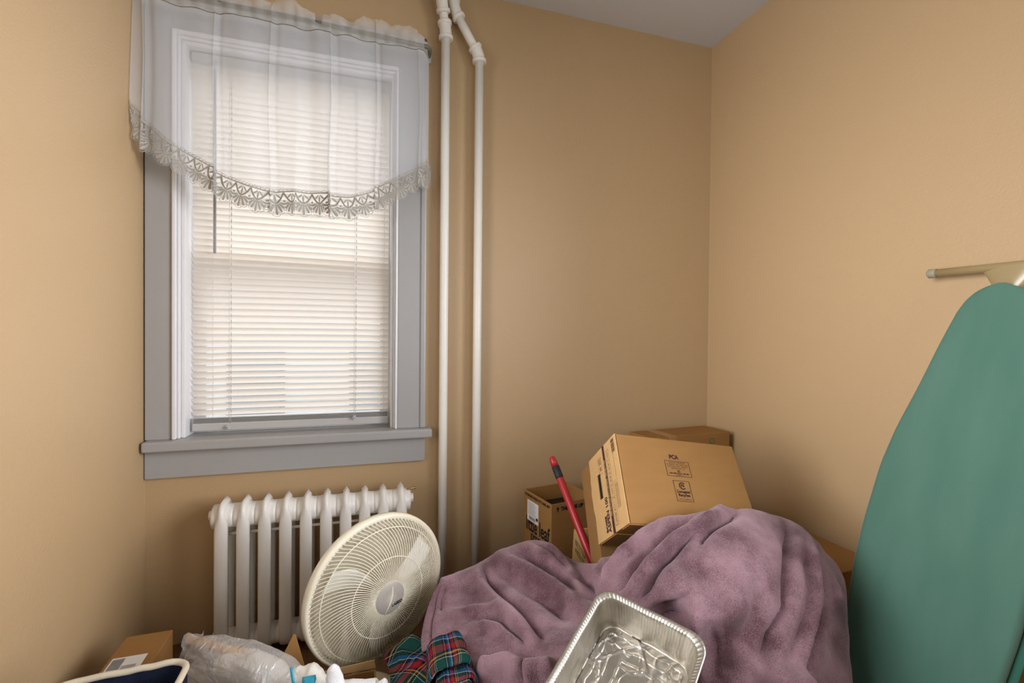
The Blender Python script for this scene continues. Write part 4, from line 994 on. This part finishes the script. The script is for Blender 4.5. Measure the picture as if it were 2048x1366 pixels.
BAGPATH = [(-.424, 1.418, .358), (-.405, 1.403, .355), (-.365, 1.385, .350), (-.300, 1.350, .346), (-.235, 1.305, .340), (-.180, 1.265, .332), (-.135, 1.232, .322)]
P = blob_tube([V(*p) for p in BAGPATH], [.030, .044, .052, .056, .054, .046, .012], [.040, .050, .058, .060, .056, .046, .010], 90, 64, lump=.10, scale=9, seed=2.2, crease=.22, long=True)
b = MB(); b.grid(np.concatenate([P, P[:, :1]], 1)); b.build('film', M['bag'], pg, recalc=False)
b = MB(); fr = []                                                                  # loose torn lip of film at the open end
for i in range(40):
    w = 2*math.pi*i/40; q = V(*P[2, int(i*64/40) % 64]); c = V(*BAGPATH[0])
    fr.append([tuple(q), tuple(q+(q-c)*.10+V(-.010, .006, .006*math.sin(w*5))+V(1,0,0)*.010*noise.noise(V(w*3, 0, 0))), tuple(q+(q-c)*.25+V(-.016-.010*math.sin(w*4), .010, .008*math.cos(w*7)))])
b.grid(np.array(fr)); b.build('film_lip', M['bag_clear'], pg, recalc=False)
P = blob_tube([V(-.365, 1.392, .336), V(-.30, 1.352, .338), V(-.235, 1.305, .336), V(-.175, 1.262, .328)], [.018, .036, .042, .040, .018], [.020, .038, .044, .040, .016], 40, 32, lump=.18, scale=16, seed=7)
b = closed_tube(P); b.build('foam_contents', M['bundle'], pg)
b = MB(); b.tube([V(-.452, 1.448, .383), V(-.365, 1.400, .372), V(-.285, 1.356, .366)], .0115, 12, flat=.8); b.build('tan_tube', M['stick'], pg)
P = blob_tube([V(-.190, 1.285, .335), V(-.150, 1.262, .338), V(-.115, 1.255, .334), V(-.085, 1.250, .330)], [.012, .034, .036, .028, .006], [.012, .028, .030, .024, .006], 36, 28, lump=.3, scale=26, seed=11, crease=.2)
b = closed_tube(P); b.build('gathered_end', M['bundle'], pg)
b = MB(); g = [[tuple(V(-.142+.010*i+.004*noise.noise(V(i*.9, j, 0)), 1.206-.004*j, .384-.008*j+.003*noise.noise(V(i, j*.8, 4)))) for j in range(6)] for i in range(4)]
b.grid(np.array(g)); g = [[tuple(V(-.172+.0035*i+.002*j, 1.222-.004*j+.0, .402-.008*j)) for j in range(5)] for i in range(3)]; b.grid(np.array(g)); b.build('printed_patch', M['blue'], pg, solid=.001, off=0)
# crumpled clear wrapping below it
cb = empty('plastic_bag', (-.41, 1.37, .2), 'crumpled clear plastic wrapping between the navy bin and the frosted bag', 'bag')
P = blob_tube([V(-.462, 1.455, .300), V(-.430, 1.415, .258), V(-.400, 1.36, .20), V(-.375, 1.31, .13), V(-.36, 1.29, .02)], [.006, .046, .060, .062, .05], [.006, .040, .055, .06, .05], 60, 48, lump=.25, scale=20, seed=4, crease=.35)
b = MB(); b.grid(np.concatenate([P, P[:, :1]], 1)); b.build('film', M['bag_clear'], cb, recalc=False)
P = blob_tube([V(-.445, 1.435, .25), V(-.41, 1.39, .20), V(-.375, 1.32, .02)], [.004, .028, .04], [.004, .026, .04], 30, 24, lump=.3, scale=30, seed=14, crease=.3)
b = MB(); b.grid(np.concatenate([P, P[:, :1]], 1)); b.build('dark_contents', M['card_dark'], cb)
# white fleece thing with an upright nub
pt_ = empty('plush_toy', (-.03, 1.18, .29), 'white fleecy soft toy with an upright ear, below the fan', 'soft toy')
P = blob_tube([V(-.125, 1.185, .315), V(-.085, 1.180, .320), V(-.03, 1.172, .322), V(.025, 1.160, .326), V(.050, 1.155, .330)], [.012, .046, .052, .044, .008], [.010, .042, .047, .040, .008], 60, 40, lump=.10, scale=16, seed=6)
b = closed_tube(P); b.build('body', M['fleece_white'], pt_)
P = blob_tube([V(-.067, 1.182, .345), V(-.069, 1.184, .378), V(-.071, 1.186, .400), V(-.072, 1.187, .413)], [.026, .021, .0175, .013, .003], [.020, .016, .013, .010, .003], 36, 28, up=V(0,1,0), lump=.10, scale=40, seed=3)
b = closed_tube(P); b.build('ear', M['fleece_white'], pt_)
P = blob_tube([V(.030, 1.160, .345), V(.042, 1.158, .362), V(.046, 1.157, .375)], [.020, .013, .003], [.018, .011, .003], 24, 24, up=V(0,1,0), lump=.10, scale=40, seed=8)
b = closed_tube(P); b.build('ear', M['fleece_white'], pt_)
# torn tissue
ti = MB(); g = []
rg = random.Random(8)
for i in range(44):
    t = i/43; x = -.266+.066*t; top = .356+.007*math.sin(t*9)+.010*(t > .82)+rg.uniform(-.004, .005)
    g.append([(x, 1.216+.006*math.sin(t*14), .30), (x, 1.210+.007*math.sin(t*17), .335), (x+rg.uniform(-.001,.001), 1.208+.008*math.sin(t*23+1), .357), (x+rg.uniform(-.002,.002), 1.212+.006*math.sin(t*31), top)])
ti.grid(np.array(g)); tag(ti.build('tissue', M['tissue'], solid=.002, off=0), 'torn white tissue paper lying against the frosted plastic bag', 'tissue')

# ------------------------------------------------------------------ shipping box by the left wall
sx, sy_ = unit(1, .02, 0), unit(-.02, 1, 0)
sb, Ms = frame_box('cardboard_box', V(-.668, 1.30, .30), sx, sy_, V(0,0,-1), .118, .355, .30, M['card'], 'small closed carton with a white shipping label, standing in the corner by the left wall', lid='closed')
pq = Print(V(-.668, 1.30, .30), sx, sy_, lift=.001); pq.rect(.010, .060, .092, .250); lb = pq.build('shipping_label', M['paper'], sb)
pq = Print(V(-.668, 1.30, .30), sx, sy_, lift=.0016)
for i in range(24):
    pq.rect(.014+i*.0012, .196, .0143+i*.0012+.0002*(i % 3), .243)
    pq.rect(.046+i*.0014, .176, .0463+i*.0014+.0003*(i % 2), .210)
for k in range(8): pq.rect(.048, .160-k*.009, .084-.01*(k % 3), .162-k*.009)
pq.rect(.014, .190, .088, .1912); pq.build('printed_lettering', M['ink_black'], lb)

# ------------------------------------------------------------------ navy storage bin, bottom left
nb_ = empty('storage_bin', (-.52, .96, 0), 'navy canvas storage bin with cream bound rim, at the lower left', 'storage bin')
rimc = V(-.507, .975, .497); W2, L2 = .150, .185
def binring(k, z, r=.045, n=12):
    o = []
    for sx, sy, a0, rr_ in ((1, 1, 0, .034), (-1, 1, 90, .115), (-1, -1, 180, .045), (1, -1, 270, .045)):
        for q in range(n):
            a = math.radians(a0+90*q/(n-1)); x, y = sx*(W2-rr_)+rr_*math.cos(a), sy*(L2-rr_)+rr_*math.sin(a)
            o.append((rimc.x+x*k, rimc.y+y*k, z+.004*math.sin(x*14)))
    return o
P = np.array([binring(.88, .012), binring(.93, .2), binring(1.0, .42), binring(1.0, .492)])
b = MB(); b.grid(np.concatenate([P, P[:, :1]], 1)); b.faces([Vector(p) for p in P[0]], [tuple(range(len(P[0])))]); b.build('body', M['navy'], nb_, solid=.005, off=0)
rp = [Vector(p) for p in binring(1.0, .496)]
dense = []
for i in range(len(rp)):
    p, q = rp[i], rp[(i+1) % len(rp)]; k = max(1, int((q-p).length/.012))
    for j in range(k): c = p.lerp(q, j/k); dense.append(c+V(0, 0, .0016*noise.noise(c*45)))
dense += dense[:2]
b = MB(); b.tube(dense, .0064, 12, cap=False); b.build('rim_binding', M['piping'], nb_)
